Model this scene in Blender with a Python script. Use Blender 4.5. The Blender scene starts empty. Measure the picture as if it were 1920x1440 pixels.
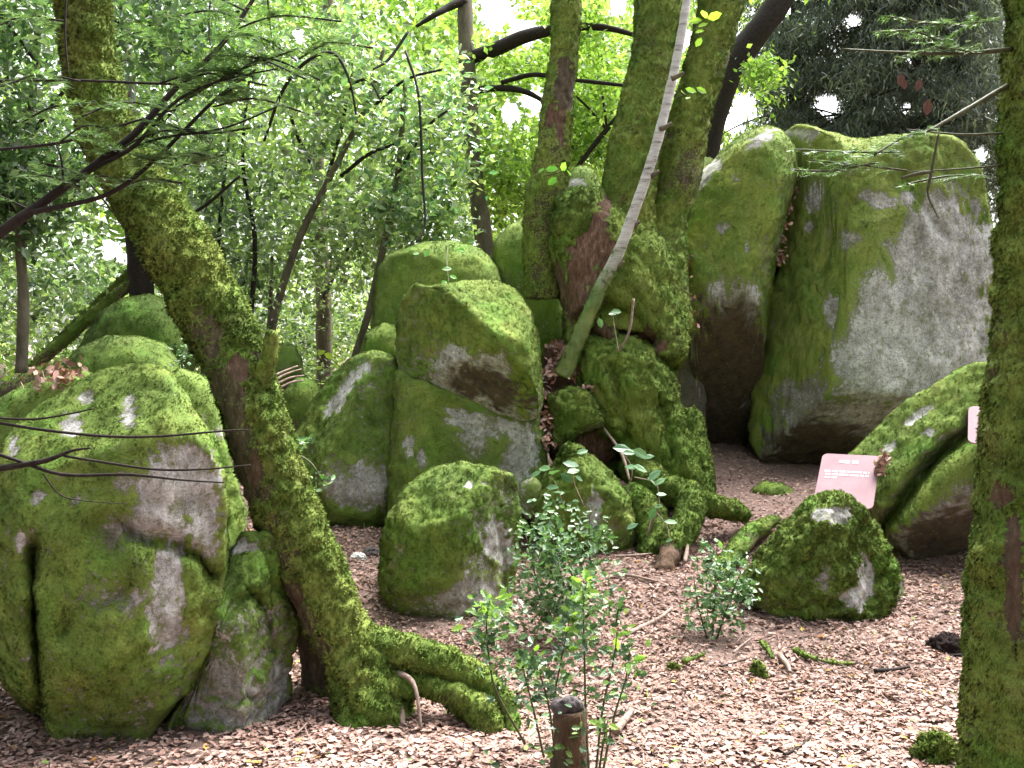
import bpy, bmesh, math, random
import numpy as np
from mathutils import Vector

RNG = np.random.default_rng(7)
random.seed(7)
SC = bpy.context.scene
COL = SC.collection

# ------------------------------------------------------------------ camera
FPX, W0, H0 = 1950.0, 1920.0, 1440.0
CAM = np.array([0.0, 0.0, 1.6])
PITCH = math.radians(2.35)
FW = np.array([0.0, math.cos(PITCH), -math.sin(PITCH)])
UP = np.array([0.0, math.sin(PITCH), math.cos(PITCH)])
RT = np.array([1.0, 0.0, 0.0])
cd = bpy.data.cameras.new('camera')
cd.sensor_width = 36.0
cd.lens = FPX / W0 * 36.0
cd.clip_start = 0.05
cd.clip_end = 900.0
cam = bpy.data.objects.new('camera', cd)
cam.location = CAM
cam.rotation_euler = (math.pi / 2 - PITCH, 0, 0)
COL.objects.link(cam)
SC.camera = cam

# ------------------------------------------------------------------ sky, sun, exposure
SUN = np.array([0.34, 0.40, 0.85]); SUN /= np.linalg.norm(SUN)
w = bpy.data.worlds.new('World'); SC.world = w; w.use_nodes = True
nt = w.node_tree; nt.nodes.clear()
sky = nt.nodes.new('ShaderNodeTexSky'); sky.sky_type = 'NISHITA'; sky.sun_disc = False
sky.sun_elevation = math.asin(SUN[2]); sky.sun_rotation = math.atan2(SUN[0], SUN[1])
sky.dust_density = 4.0; sky.air_density = 1.0
hs = nt.nodes.new('ShaderNodeHueSaturation'); hs.inputs['Saturation'].default_value = 0.25
bg = nt.nodes.new('ShaderNodeBackground'); bg.inputs[1].default_value = 0.05
wo = nt.nodes.new('ShaderNodeOutputWorld')
nt.links.new(sky.outputs[0], hs.inputs['Color']); nt.links.new(hs.outputs[0], bg.inputs[0]); nt.links.new(bg.outputs[0], wo.inputs[0])
sl = bpy.data.lights.new('sun', 'SUN'); sl.energy = 1.5; sl.angle = math.radians(50); sl.color = (1.0, 0.97, 0.92)
so = bpy.data.objects.new('sun', sl); COL.objects.link(so)
so.rotation_euler = Vector(SUN).to_track_quat('Z', 'Y').to_euler(); so.location = (3, 3, 12)
SC.view_settings.view_transform = 'Standard'; SC.view_settings.look = 'None'
SC.view_settings.exposure = 3.6; SC.view_settings.gamma = 1.0; SC.view_settings.use_curve_mapping = False
SC.render.engine = 'CYCLES'
SC.cycles.use_denoising = True
SC.cycles.max_bounces = 6; SC.cycles.diffuse_bounces = 3; SC.cycles.glossy_bounces = 2; SC.cycles.transmission_bounces = 4
SC.cycles.use_adaptive_sampling = True
SC.cycles.caustics_reflective = False; SC.cycles.caustics_refractive = False

# ------------------------------------------------------------------ maths helpers
def P(px, py, d):
    """the world point seen at photo pixel (px, py) at depth d along the view axis"""
    px = np.asarray(px, float); py = np.asarray(py, float); d = np.asarray(d, float)
    return CAM + d[..., None] * (FW + RT * ((px - 960) / FPX)[..., None] + UP * ((720 - py) / FPX)[..., None])

def proj(v):
    q = v - CAM
    d = q @ FW
    d = np.where(np.abs(d) < 1e-6, 1e-6, d)
    return 960 + FPX * (q @ RT) / d, 720 - FPX * (q @ UP) / d, d

_perm = np.random.default_rng(3).permutation(512)
_grad = np.random.default_rng(4).normal(size=(512, 3)); _grad /= np.linalg.norm(_grad, axis=1, keepdims=True)
def pnoise(p):
    i = np.floor(p).astype(np.int64); f = p - i
    u = f * f * f * (f * (f * 6 - 15) + 10)
    r = np.zeros(len(p))
    for dx in (0, 1):
        wx = u[:, 0] if dx else 1 - u[:, 0]
        hx = _perm[(i[:, 0] + dx) & 511]
        for dy in (0, 1):
            wy = u[:, 1] if dy else 1 - u[:, 1]
            hy = _perm[(hx + i[:, 1] + dy) & 511]
            for dz in (0, 1):
                wz = u[:, 2] if dz else 1 - u[:, 2]
                g = _grad[_perm[(hy + i[:, 2] + dz) & 511]]
                r += wx * wy * wz * ((f[:, 0] - dx) * g[:, 0] + (f[:, 1] - dy) * g[:, 1] + (f[:, 2] - dz) * g[:, 2])
    return r * 1.6
def fbm(p, o=4, gain=0.5):
    a, s, r = 1.0, 0.0, np.zeros(len(p))
    for k in range(o):
        r += a * pnoise(p + 17.3 * k); s += a; a *= gain; p = p * 2.03
    return r / s * 1.5
def ss(a, b, x):
    t = np.clip((x - a) / (b - a), 0, 1); return t * t * (3 - 2 * t)
def unit(v):
    return v / np.maximum(np.linalg.norm(v, axis=-1, keepdims=True), 1e-9)
def lerp(a, b, t):
    return a + (b - a) * t

def vnormals(V, F):
    N = np.zeros_like(V)
    for k in range(1, F.shape[1] - 1):
        n = np.cross(V[F[:, k]] - V[F[:, 0]], V[F[:, k + 1]] - V[F[:, 0]])
        for j in (0, k, k + 1):
            for c in range(3):
                N[:, c] += np.bincount(F[:, j], n[:, c], len(V))
    return unit(N)

# ------------------------------------------------------------------ scene-object helpers
def mk_mesh(name, V, faces, attrs=None, smooth=True):
    me = bpy.data.meshes.new(name)
    if isinstance(faces, np.ndarray): faces = [faces]
    me.vertices.add(len(V)); me.vertices.foreach_set('co', np.ascontiguousarray(V, np.float32).ravel())
    lv = np.concatenate([f.ravel() for f in faces]).astype(np.int32)
    tot = np.concatenate([np.full(len(f), f.shape[1]) for f in faces]).astype(np.int32)
    st = np.concatenate([[0], np.cumsum(tot)[:-1]]).astype(np.int32)
    me.loops.add(len(lv)); me.loops.foreach_set('vertex_index', lv)
    me.polygons.add(len(tot)); me.polygons.foreach_set('loop_start', st); me.polygons.foreach_set('loop_total', tot)
    me.polygons.foreach_set('use_smooth', np.full(len(tot), smooth))
    for k, a in (attrs or {}).items():
        a = np.asarray(a, np.float32)
        if a.ndim == 1:
            at = me.attributes.new(k, 'FLOAT', 'POINT'); at.data.foreach_set('value', a)
        elif k == 'nrm':
            at = me.attributes.new(k, 'FLOAT_VECTOR', 'POINT'); at.data.foreach_set('vector', a.ravel())
        else:
            at = me.attributes.new(k, 'FLOAT_COLOR', 'POINT')
            at.data.foreach_set('color', np.concatenate([a, np.ones((len(a), 1), np.float32)], 1).ravel())
    me.update(calc_edges=True); me.validate()
    return me

def tag(o, label=None, cat=None, group=None, kind=None):
    if label: o['label'] = label
    if cat: o['category'] = cat
    if group: o['group'] = group
    if kind: o['kind'] = kind
    return o

def origin_of(o):
    v = np.zeros(3)
    while o is not None:
        v = v + np.array(o.location); o = o.parent
    return v

def link(name, V, faces, mat, parent=None, attrs=None, smooth=True):
    """one mesh object; world-space V; origin at its base (or its parent's)"""
    if parent is None:
        og = np.array([V[:, 0].mean(), V[:, 1].mean(), V[:, 2].min()])
    else:
        og = origin_of(parent)
    me = mk_mesh(name, V - og, faces, attrs, smooth)
    me.materials.append(mat)
    o = bpy.data.objects.new(name, me); COL.objects.link(o)
    if parent is None: o.location = og
    else: o.parent = parent
    return o

def empty(name, loc, label=None, cat=None, group=None):
    o = bpy.data.objects.new(name, None); o.empty_display_size = 0.1
    o.location = loc; COL.objects.link(o)
    return tag(o, label, cat, group)

def box(cx, ax, ay, az):
    """box from centre and three half-axis vectors"""
    S = np.array([[x, y, z] for x in (-1, 1) for y in (-1, 1) for z in (-1, 1)], float)
    V = cx + S[:, :1] * ax + S[:, 1:2] * ay + S[:, 2:] * az
    F = np.array([[0, 1, 3, 2], [4, 6, 7, 5], [0, 4, 5, 1], [2, 3, 7, 6], [0, 2, 6, 4], [1, 5, 7, 3]])
    return V, F

# ------------------------------------------------------------------ materials
def new_mat(name):
    m = bpy.data.materials.new(name); m.use_nodes = True
    t = m.node_tree; b = t.nodes['Principled BSDF']
    return m, t, b
def node(t, kind, **kw):
    n = t.nodes.new(kind)
    for k, v in kw.items(): setattr(n, k, v)
    return n
def attr(t, name):
    n = t.nodes.new('ShaderNodeAttribute'); n.attribute_name = name; return n
def mixc(t, a, b, f, mode='MIX'):
    n = t.nodes.new('ShaderNodeMix'); n.data_type = 'RGBA'; n.blend_type = mode
    for s, v in ((n.inputs[0], f), (n.inputs[6], a), (n.inputs[7], b)):
        if hasattr(v, 'is_linked') or isinstance(v, bpy.types.NodeSocket): t.links.new(v, s)
        elif isinstance(v, (int, float)): s.default_value = v
        else: s.default_value = (*v, 1)
    return n.outputs[2]
def ramp(t, fac, stops):
    n = t.nodes.new('ShaderNodeValToRGB'); cr = n.color_ramp
    while len(cr.elements) < len(stops): cr.elements.new(0.5)
    for e, (p, c) in zip(cr.elements, stops):
        e.position = p; e.color = (*c, 1) if not isinstance(c, (int, float)) else (c, c, c, 1)
    t.links.new(fac, n.inputs[0]); return n.outputs[0]
def noise(t, scale, detail=4, rough=0.6, co=None):
    n = t.nodes.new('ShaderNodeTexNoise'); n.inputs['Scale'].default_value = scale
    n.inputs['Detail'].default_value = detail; n.inputs['Roughness'].default_value = rough
    if co is None:
        co = t.nodes.new('ShaderNodeTexCoord').outputs['Object']
    t.links.new(co, n.inputs['Vector']); return n.outputs['Fac']
def bump(t, b, h, strength, dist):
    n = t.nodes.new('ShaderNodeBump'); n.inputs['Strength'].default_value = strength; n.inputs['Distance'].default_value = dist
    t.links.new(h, n.inputs['Height']); t.links.new(n.outputs[0], b.inputs['Normal'])

def mat_rock():
    """granite: attribute 'moss' blends to the moss colour 'col', 'stain' to rusty brown, deepened as painted shade under overhangs"""
    m, t, b = new_mat('mossy_granite')
    sp = ramp(t, noise(t, 140, 2, 0.7), [(0.36, (0.12, 0.12, 0.12)), (0.5, (0.40, 0.39, 0.39)), (0.64, (0.60, 0.59, 0.59))])
    bl = ramp(t, noise(t, 7, 6, 0.7), [(0.34, (0.11, 0.108, 0.095)), (0.48, (0.31, 0.305, 0.30)), (0.64, (0.55, 0.545, 0.55))])
    rock = mixc(t, bl, sp, 0.32)
    rock = mixc(t, rock, (0.62, 0.62, 0.61), ramp(t, noise(t, 26, 5, 0.75), [(0.57, 0.0), (0.66, 0.75)]))
    mp = t.nodes.new('ShaderNodeMapping'); mp.inputs['Scale'].default_value = (1, 1, 0.16)
    t.links.new(t.nodes.new('ShaderNodeTexCoord').outputs['Object'], mp.inputs[0])
    rock = mixc(t, rock, ramp(t, noise(t, 9, 5, 0.7, mp.outputs[0]), [(0.34, (0.42, 0.41, 0.38)), (0.58, (1.08, 1.08, 1.08))]), 0.4, 'MULTIPLY')
    vo = t.nodes.new('ShaderNodeTexVoronoi'); vo.feature = 'DISTANCE_TO_EDGE'; vo.inputs['Scale'].default_value = 1.7
    wv = t.nodes.new('ShaderNodeMix'); wv.data_type = 'VECTOR'; wv.inputs[0].default_value = 0.12
    tn = t.nodes.new('ShaderNodeTexNoise'); tn.inputs['Scale'].default_value = 4.0; tn.inputs['Detail'].default_value = 5
    tc = t.nodes.new('ShaderNodeTexCoord'); t.links.new(tc.outputs['Object'], tn.inputs['Vector'])
    t.links.new(tc.outputs['Object'], wv.inputs[4]); t.links.new(tn.outputs['Color'], wv.inputs[5]); t.links.new(wv.outputs[1], vo.inputs['Vector'])
    crack = ramp(t, vo.outputs['Distance'], [(0.0, 0.25), (0.012, 1.0)])
    rock = mixc(t, rock, crack, 0.35, 'MULTIPLY')
    li = ramp(t, noise(t, 15, 5, 0.7), [(0.52, 0.0), (0.66, 0.7)])
    rock = mixc(t, rock, (0.13, 0.14, 0.05), li)
    st = mixc(t, ramp(t, noise(t, 9, 5, 0.65), [(0.3, (0.018, 0.011, 0.006)), (0.7, (0.085, 0.054, 0.028))]), sp, 0.06)  # brown stained rock, deepened to stand for shade under overhangs
    rock = mixc(t, rock, st, attr(t, 'stain_shade').outputs['Fac'])
    mo = attr(t, 'moss').outputs['Fac']
    edge = node(t, 'ShaderNodeMath', operation='ADD'); edge.use_clamp = True
    en = node(t, 'ShaderNodeMapRange'); t.links.new(noise(t, 38, 6, 0.75), en.inputs[0])
    en.inputs[1].default_value = 0.3; en.inputs[2].default_value = 0.7; en.inputs[3].default_value = -0.55; en.inputs[4].default_value = 0.55
    t.links.new(mo, edge.inputs[0]); t.links.new(en.outputs[0], edge.inputs[1])
    mf = ramp(t, edge.outputs[0], [(0.30, 0.0), (0.60, 1.0)])
    film = ramp(t, edge.outputs[0], [(0.04, 0.0), (0.36, 0.75)])
    rock = mixc(t, rock, ramp(t, noise(t, 18, 5, 0.7), [(0.3, (0.045, 0.055, 0.018)), (0.7, (0.14, 0.145, 0.055))]), film)
    mossc = mixc(t, attr(t, 'col').outputs['Color'], ramp(t, noise(t, 80, 3, 0.7), [(0.3, (0.72, 0.72, 0.72)), (0.7, (1.1, 1.1, 1.1))]), 1.0, 'MULTIPLY')
    t.links.new(mixc(t, rock, mossc, mf), b.inputs['Base Color'])
    b.inputs['Roughness'].default_value = 0.9; b.inputs['Specular IOR Level'].default_value = 0.25
    h = mixc(t, noise(t, 60, 4, 0.7), noise(t, 22, 5, 0.7), 0.5)
    bump(t, b, h, 0.6, 0.02)
    return m

def mat_moss():
    m, t, b = new_mat('moss_tufts')
    t.links.new(attr(t, 'col').outputs['Color'], b.inputs['Base Color'])
    t.links.new(attr(t, 'nrm').outputs['Vector'], b.inputs['Normal'])
    b.inputs['Roughness'].default_value = 0.95; b.inputs['Specular IOR Level'].default_value = 0.1
    return m

def mat_leaf(name, rough=0.45, trans=0.35, spec=0.5, boost=1.6):
    m, t, b = new_mat(name)
    c = attr(t, 'col').outputs['Color']
    t.links.new(c, b.inputs['Base Color']); b.inputs['Roughness'].default_value = rough
    b.inputs['Specular IOR Level'].default_value = spec
    if trans > 0:
        tr = t.nodes.new('ShaderNodeBsdfTranslucent')
        t.links.new(mixc(t, c, (boost, boost * 1.05, boost * 0.6), 1.0, 'MULTIPLY'), tr.inputs[0])
        mx = t.nodes.new('ShaderNodeMixShader'); mx.inputs[0].default_value = trans
        out = t.nodes['Material Output']
        t.links.new(b.outputs[0], mx.inputs[1]); t.links.new(tr.outputs[0], mx.inputs[2]); t.links.new(mx.outputs[0], out.inputs[0])
    return m

def mat_noise(name, c0, c1, scale=12, rough=0.85, bstr=0.5, bdist=0.01, stretch=None, spec=0.2):
    m, t, b = new_mat(name)
    co = None
    if stretch:
        mp = t.nodes.new('ShaderNodeMapping'); mp.inputs['Scale'].default_value = stretch
        t.links.new(t.nodes.new('ShaderNodeTexCoord').outputs['Object'], mp.inputs[0]); co = mp.outputs[0]
    n = noise(t, scale, 6, 0.7, co)
    t.links.new(ramp(t, n, [(0.3, c0), (0.7, c1)]), b.inputs['Base Color'])
    b.inputs['Roughness'].default_value = rough; b.inputs['Specular IOR Level'].default_value = spec
    if bstr: bump(t, b, noise(t, scale * 3, 5, 0.7, co), bstr, bdist)
    return m

def mat_bark():
    """tree bark: 'moss' -> moss colour, 'stain' -> bare reddish wood"""
    m, t, b = new_mat('mossy_bark')
    mp = t.nodes.new('ShaderNodeMapping'); mp.inputs['Scale'].default_value = (1, 1, 0.3)
    t.links.new(t.nodes.new('ShaderNodeTexCoord').outputs['Object'], mp.inputs[0])
    bark = ramp(t, noise(t, 30, 6, 0.75, mp.outputs[0]), [(0.3, (0.022, 0.017, 0.011)), (0.58, (0.095, 0.075, 0.048)), (0.8, (0.24, 0.21, 0.15))])
    wood = ramp(t, noise(t, 45, 5, 0.7, mp.outputs[0]), [(0.3, (0.04, 0.022, 0.014)), (0.55, (0.15, 0.085, 0.060)), (0.8, (0.30, 0.195, 0.15))])
    c = mixc(t, bark, wood, attr(t, 'stain_shade').outputs['Fac'])
    mo = attr(t, 'moss').outputs['Fac']
    ad = node(t, 'ShaderNodeMath', operation='ADD'); ad.use_clamp = True
    en = node(t, 'ShaderNodeMapRange'); t.links.new(noise(t, 70, 4, 0.7), en.inputs[0])
    en.inputs[1].default_value = 0.3; en.inputs[2].default_value = 0.7; en.inputs[3].default_value = -0.4; en.inputs[4].default_value = 0.4
    t.links.new(mo, ad.inputs[0]); t.links.new(en.outputs[0], ad.inputs[1])
    mossc = mixc(t, attr(t, 'col').outputs['Color'], ramp(t, noise(t, 90, 3, 0.7), [(0.3, (0.72, 0.72, 0.72)), (0.7, (1.1, 1.1, 1.1))]), 1.0, 'MULTIPLY')
    t.links.new(mixc(t, c, mossc, ramp(t, ad.outputs[0], [(0.38, 0.0), (0.6, 1.0)])), b.inputs['Base Color'])
    b.inputs['Roughness'].default_value = 0.9; b.inputs['Specular IOR Level'].default_value = 0.2
    bump(t, b, noise(t, 50, 5, 0.75, mp.outputs[0]), 0.8, 0.02)
    return m

M_ROCK = mat_rock(); M_MOSS = mat_moss(); M_BARK = mat_bark()
M_HOLLY = mat_leaf('holly_leaf', 0.34, 0.25, 0.5)
M_HOLLYBG = mat_leaf('holly_foliage', 0.24, 0.42, 1.0, 2.0)
M_BROAD = mat_leaf('broad_leaf', 0.42, 0.52, 0.5, 2.1)
M_LITTER = mat_leaf('dry_leaf', 0.75, 0.08, 0.25, 1.0)
M_NEEDLE = mat_leaf('conifer_needle', 0.45, 0.32, 0.5, 1.5)
M_GROUND = mat_noise('woodland_soil', (0.14, 0.088, 0.074), (0.34, 0.24, 0.21), 30, 0.95, 0.9, 0.03)
M_TWIG = mat_noise('dark_twig_bark', (0.008, 0.006, 0.005), (0.035, 0.026, 0.022), 40, 0.8, 0.5, 0.003)
M_GREYBARK = mat_noise('grey_bark', (0.045, 0.040, 0.028), (0.18, 0.155, 0.11), 14, 0.85, 0.7, 0.012, (1, 1, 0.35))
M_STICK = mat_noise('dead_stick', (0.10, 0.07, 0.055), (0.36, 0.27, 0.23), 25, 0.85, 0.6, 0.004)
M_SOIL = mat_noise('dark_molehill_soil', (0.010, 0.007, 0.007), (0.045, 0.028, 0.027), 60, 1.0, 1.0, 0.02)
M_STEM = mat_noise('green_stem', (0.03, 0.035, 0.012), (0.10, 0.10, 0.05), 40, 0.6, 0.2, 0.002)
M_PANEL = mat_noise('pink_enamel_panel', (0.235, 0.135, 0.160), (0.30, 0.18, 0.21), 9, 0.6, 0.0, spec=0.25)
M_PRINT = mat_noise('white_print', (0.55, 0.48, 0.50), (0.64, 0.57, 0.59), 60, 0.5, 0.0, spec=0.4)
M_POST = mat_noise('weathered_metal', (0.10, 0.07, 0.08), (0.2, 0.14, 0.15), 30, 0.5, 0.1, 0.002)
M_CUT = mat_noise('weathered_cut_wood', (0.03, 0.026, 0.028), (0.14, 0.12, 0.12), 24, 0.9, 0.7, 0.008)
M_RAW = mat_noise('brown_stump_wood', (0.035, 0.022, 0.012), (0.13, 0.08, 0.045), 18, 0.85, 0.6, 0.008, (1, 1, 0.25))
M_STONE = mat_noise('pale_stone', (0.4, 0.39, 0.38), (0.62, 0.61, 0.6), 30, 0.85, 0.4, 0.004)

# ------------------------------------------------------------------ ground: a slope rising to the boulders
GC = [  # photo pixel and depth of points where bare ground shows
    (200, 1400, 4.1), (440, 1372, 4.25), (700, 1335, 4.5), (950, 1380, 4.2), (840, 1165, 5.5), (1540, 1168, 5.6), (1340, 1200, 5.4),
    (1745, 1220, 5.25), (1740, 1085, 6.5), (1240, 1055, 6.4), (1400, 930, 7.7), (1300, 840, 8.9), (1500, 895, 8.4), (650, 988, 7.2),
    (690, 1080, 6.2), (580, 780, 9.6), (1130, 1060, 6.3), (10, 1270, 4.9), (-250, 1250, 5.0), (600, 730, 12.0), (1100, 1250, 5.0),
    (1600, 1440, 3.9), (960, 1440, 3.9), (200, 1440, 3.95), (1850, 1440, 3.9), (1500, 1300, 4.65), (2300, 1250, 5.0), (2200, 1000, 7.0),
    (900, 700, 11.5), (200, 760, 8.0), (-200, 760, 8.5), (1150, 690, 11.0)]
_gp = np.array([P(*g) for g in GC])
_gx = [(-9, 12, 1.25), (-14, 20, 1.4), (0, 16, 1.25), (8, 13, 1.1), (14, 20, 1.3), (0, 26, 1.4), (-6, 3, 0.05), (6, 3, 0.0), (0, 0, 0.0), (0, -8, 0.0), (0, 60, 1.5), (-60, 60, 1.5), (60, 60, 1.5), (60, 0, 0.5), (-60, 0, 0.6), (0, -60, 0.0), (5, 9, 0.7)]
_gp = np.concatenate([_gp, np.array(_gx, float)])
def ground_z(x, y):
    x = np.asarray(x, float); y = np.asarray(y, float)
    d2 = (x[..., None] - _gp[:, 0]) ** 2 + (y[..., None] - _gp[:, 1]) ** 2
    w_ = 1 / (d2 + 0.25) ** 1.6
    return (w_ * _gp[:, 2]).sum(-1) / w_.sum(-1)
def axis(a, b, step, far):
    core = np.arange(a, b, step); o = []
    s, v = step, b
    while v < far: o.append(v); s *= 1.3; v += s
    l = []; s, v = step, a - step
    while v > -far: l.append(v); s *= 1.3; v -= s
    return np.concatenate([l[::-1], core, o])
gx = axis(-5.5, 5.5, 0.07, 300); gy = axis(2.6, 12.0, 0.07, 300)
GX, GY = np.meshgrid(gx, gy)
gz = np.concatenate([ground_z(a, b)[None] for a, b in zip(GX, GY)])
pts = np.stack([GX.ravel(), GY.ravel(), np.zeros(GX.size)], 1)
near = np.exp(-((np.hypot(pts[:, 0], pts[:, 1] - 6) / 14) ** 2))
gv = np.stack([GX.ravel(), GY.ravel(), gz.ravel() + near * (0.03 * fbm(pts * 1.7, 3) + 0.014 * fbm(pts * 9, 2))], 1)
nx_, ny_ = len(gx), len(gy)
ii = (np.arange(ny_ - 1)[:, None] * nx_ + np.arange(nx_ - 1)[None]).ravel()
tag(link('ground', gv, np.stack([ii, ii + 1, ii + 1 + nx_, ii + nx_], 1), M_GROUND), kind='structure')

# ------------------------------------------------------------------ moss and stone builders
_ico = {}
def ico(sub):
    if sub not in _ico:
        bm = bmesh.new(); bmesh.ops.create_icosphere(bm, subdivisions=sub, radius=1.0)
        _ico[sub] = (np.array([v.co[:] for v in bm.verts]), np.array([[v.index for v in f.verts] for f in bm.faces])); bm.free()
    return _ico[sub]

G_DARK = np.array([0.066, 0.110, 0.019]); G_MID = np.array([0.135, 0.205, 0.038]); G_YEL = np.array([0.245, 0.305, 0.066]); G_OLV = np.array([0.165, 0.160, 0.060]); G_FRESH = np.array([0.125, 0.255, 0.036])
def moss_colour(p, hue=0.0, seed=0):
    a = fbm(p * 2.3 + seed * 3.1, 3); b = fbm(p * 9 + seed * 1.7 + 40, 3); c = fbm(p * 4 + 90 + seed, 3)
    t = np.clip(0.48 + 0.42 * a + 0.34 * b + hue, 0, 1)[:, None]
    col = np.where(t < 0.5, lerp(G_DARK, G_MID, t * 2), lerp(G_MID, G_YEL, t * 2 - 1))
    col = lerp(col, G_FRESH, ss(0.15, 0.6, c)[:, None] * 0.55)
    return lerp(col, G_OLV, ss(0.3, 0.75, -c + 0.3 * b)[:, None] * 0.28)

def moss_blades(name, parent, V, F, N, m, dens, L, hue=0.0, seed=0, droop=0.25, maxn=90000, back=-0.2, wid=0.3):
    """a fur of tiny moss shoots where the mask m is high"""
    rng = np.random.default_rng(seed + 1000)
    a, b, c = V[F[:, 0]], V[F[:, 1]], V[F[:, 2]]
    ar = np.linalg.norm(np.cross(b - a, c - a), axis=1) / 2
    fm = m[F].mean(1); fn = unit(N[F].mean(1)); ctr = (a + b + c) / 3
    vis = ((unit(CAM - ctr) * fn).sum(1) > back).astype(float)
    gzz = ground_z(ctr[:, 0], ctr[:, 1]); vis *= (ctr[:, 2] > gzz - 0.05)
    wgt = ar * ss(0.32, 0.72, fm) * vis
    n = int(min(maxn, dens * wgt.sum()))
    if n < 10: return None
    fi = rng.choice(len(F), n, p=wgt / wgt.sum())
    r1, r2 = rng.random(n), rng.random(n); fl = r1 + r2 > 1; r1[fl] = 1 - r1[fl]; r2[fl] = 1 - r2[fl]
    p = a[fi] + (b[fi] - a[fi]) * r1[:, None] + (c[fi] - a[fi]) * r2[:, None]
    nn = fn[fi]
    clump = fbm(p * 28 + seed, 2)
    ln = L * (0.55 + 0.75 * rng.random(n)) * np.clip(0.85 + 0.7 * clump, 0.35, 1.7)
    d = unit(nn * 0.9 + rng.normal(size=(n, 3)) * 0.55 + np.array([0, 0, -droop]))
    t = unit(np.cross(d, rng.normal(size=(n, 3))))
    wv = t * (ln * wid)[:, None]
    root = p - nn * (ln * 0.15)[:, None]
    VV = np.stack([root - wv, root + wv, p + d * ln[:, None]], 1).reshape(-1, 3)
    FF = np.arange(3 * n).reshape(n, 3)
    col = moss_colour(p, hue, seed) * (0.80 + 0.4 * rng.random(n))[:, None] * np.clip(1.03 + 0.22 * clump, 0.65, 1.4)[:, None]
    cc = np.stack([col * 0.85, col * 0.85, col * 1.15], 1).reshape(-1, 3)
    nr = unit(nn + 0.22 * rng.normal(size=(n, 3)) + 0.1 * d)
    nr = np.repeat(nr, 3, axis=0)
    return tag(link(name, VV, FF, M_MOSS, parent, {'col': cc, 'nrm': nr}, False), kind='stuff')

def poly_dist(px, py, line):
    d = np.full(len(px), 1e9)
    for (x0, y0), (x1, y1) in zip(line[:-1], line[1:]):
        vx, vy = x1 - x0, y1 - y0; L2 = vx * vx + vy * vy + 1e-9
        t = np.clip(((px - x0) * vx + (py - y0) * vy) / L2, 0, 1)
        d = np.minimum(d, np.hypot(px - x0 - t * vx, py - y0 - t * vy))
    return d

def patch_mask(V, N, patches, seed, wob=0.55):
    """ragged patches given by centre, radii (px) and turn, on the side that faces the path"""
    px, py, _ = proj(V)
    front = ss(-0.15, 0.1, (unit(CAM - V) * N).sum(1))
    r = np.zeros(len(V))
    nz = fbm(V * 7 + seed, 4) * wob + fbm(V * 26 + seed, 2) * wob * 0.8
    for q in patches:
        x, y, rx, ry = q[:4]; s = q[4] if len(q) > 4 else 1.0; a = math.radians(q[5]) if len(q) > 5 else 0
        dx, dy = px - x, py - y
        u = dx * math.cos(a) + dy * math.sin(a); v = -dx * math.sin(a) + dy * math.cos(a)
        e = np.sqrt((u / rx) ** 2 + (v / ry) ** 2)
        r = np.maximum(r, s * ss(1.25, 0.8, e + nz) * front)
    return r

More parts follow.
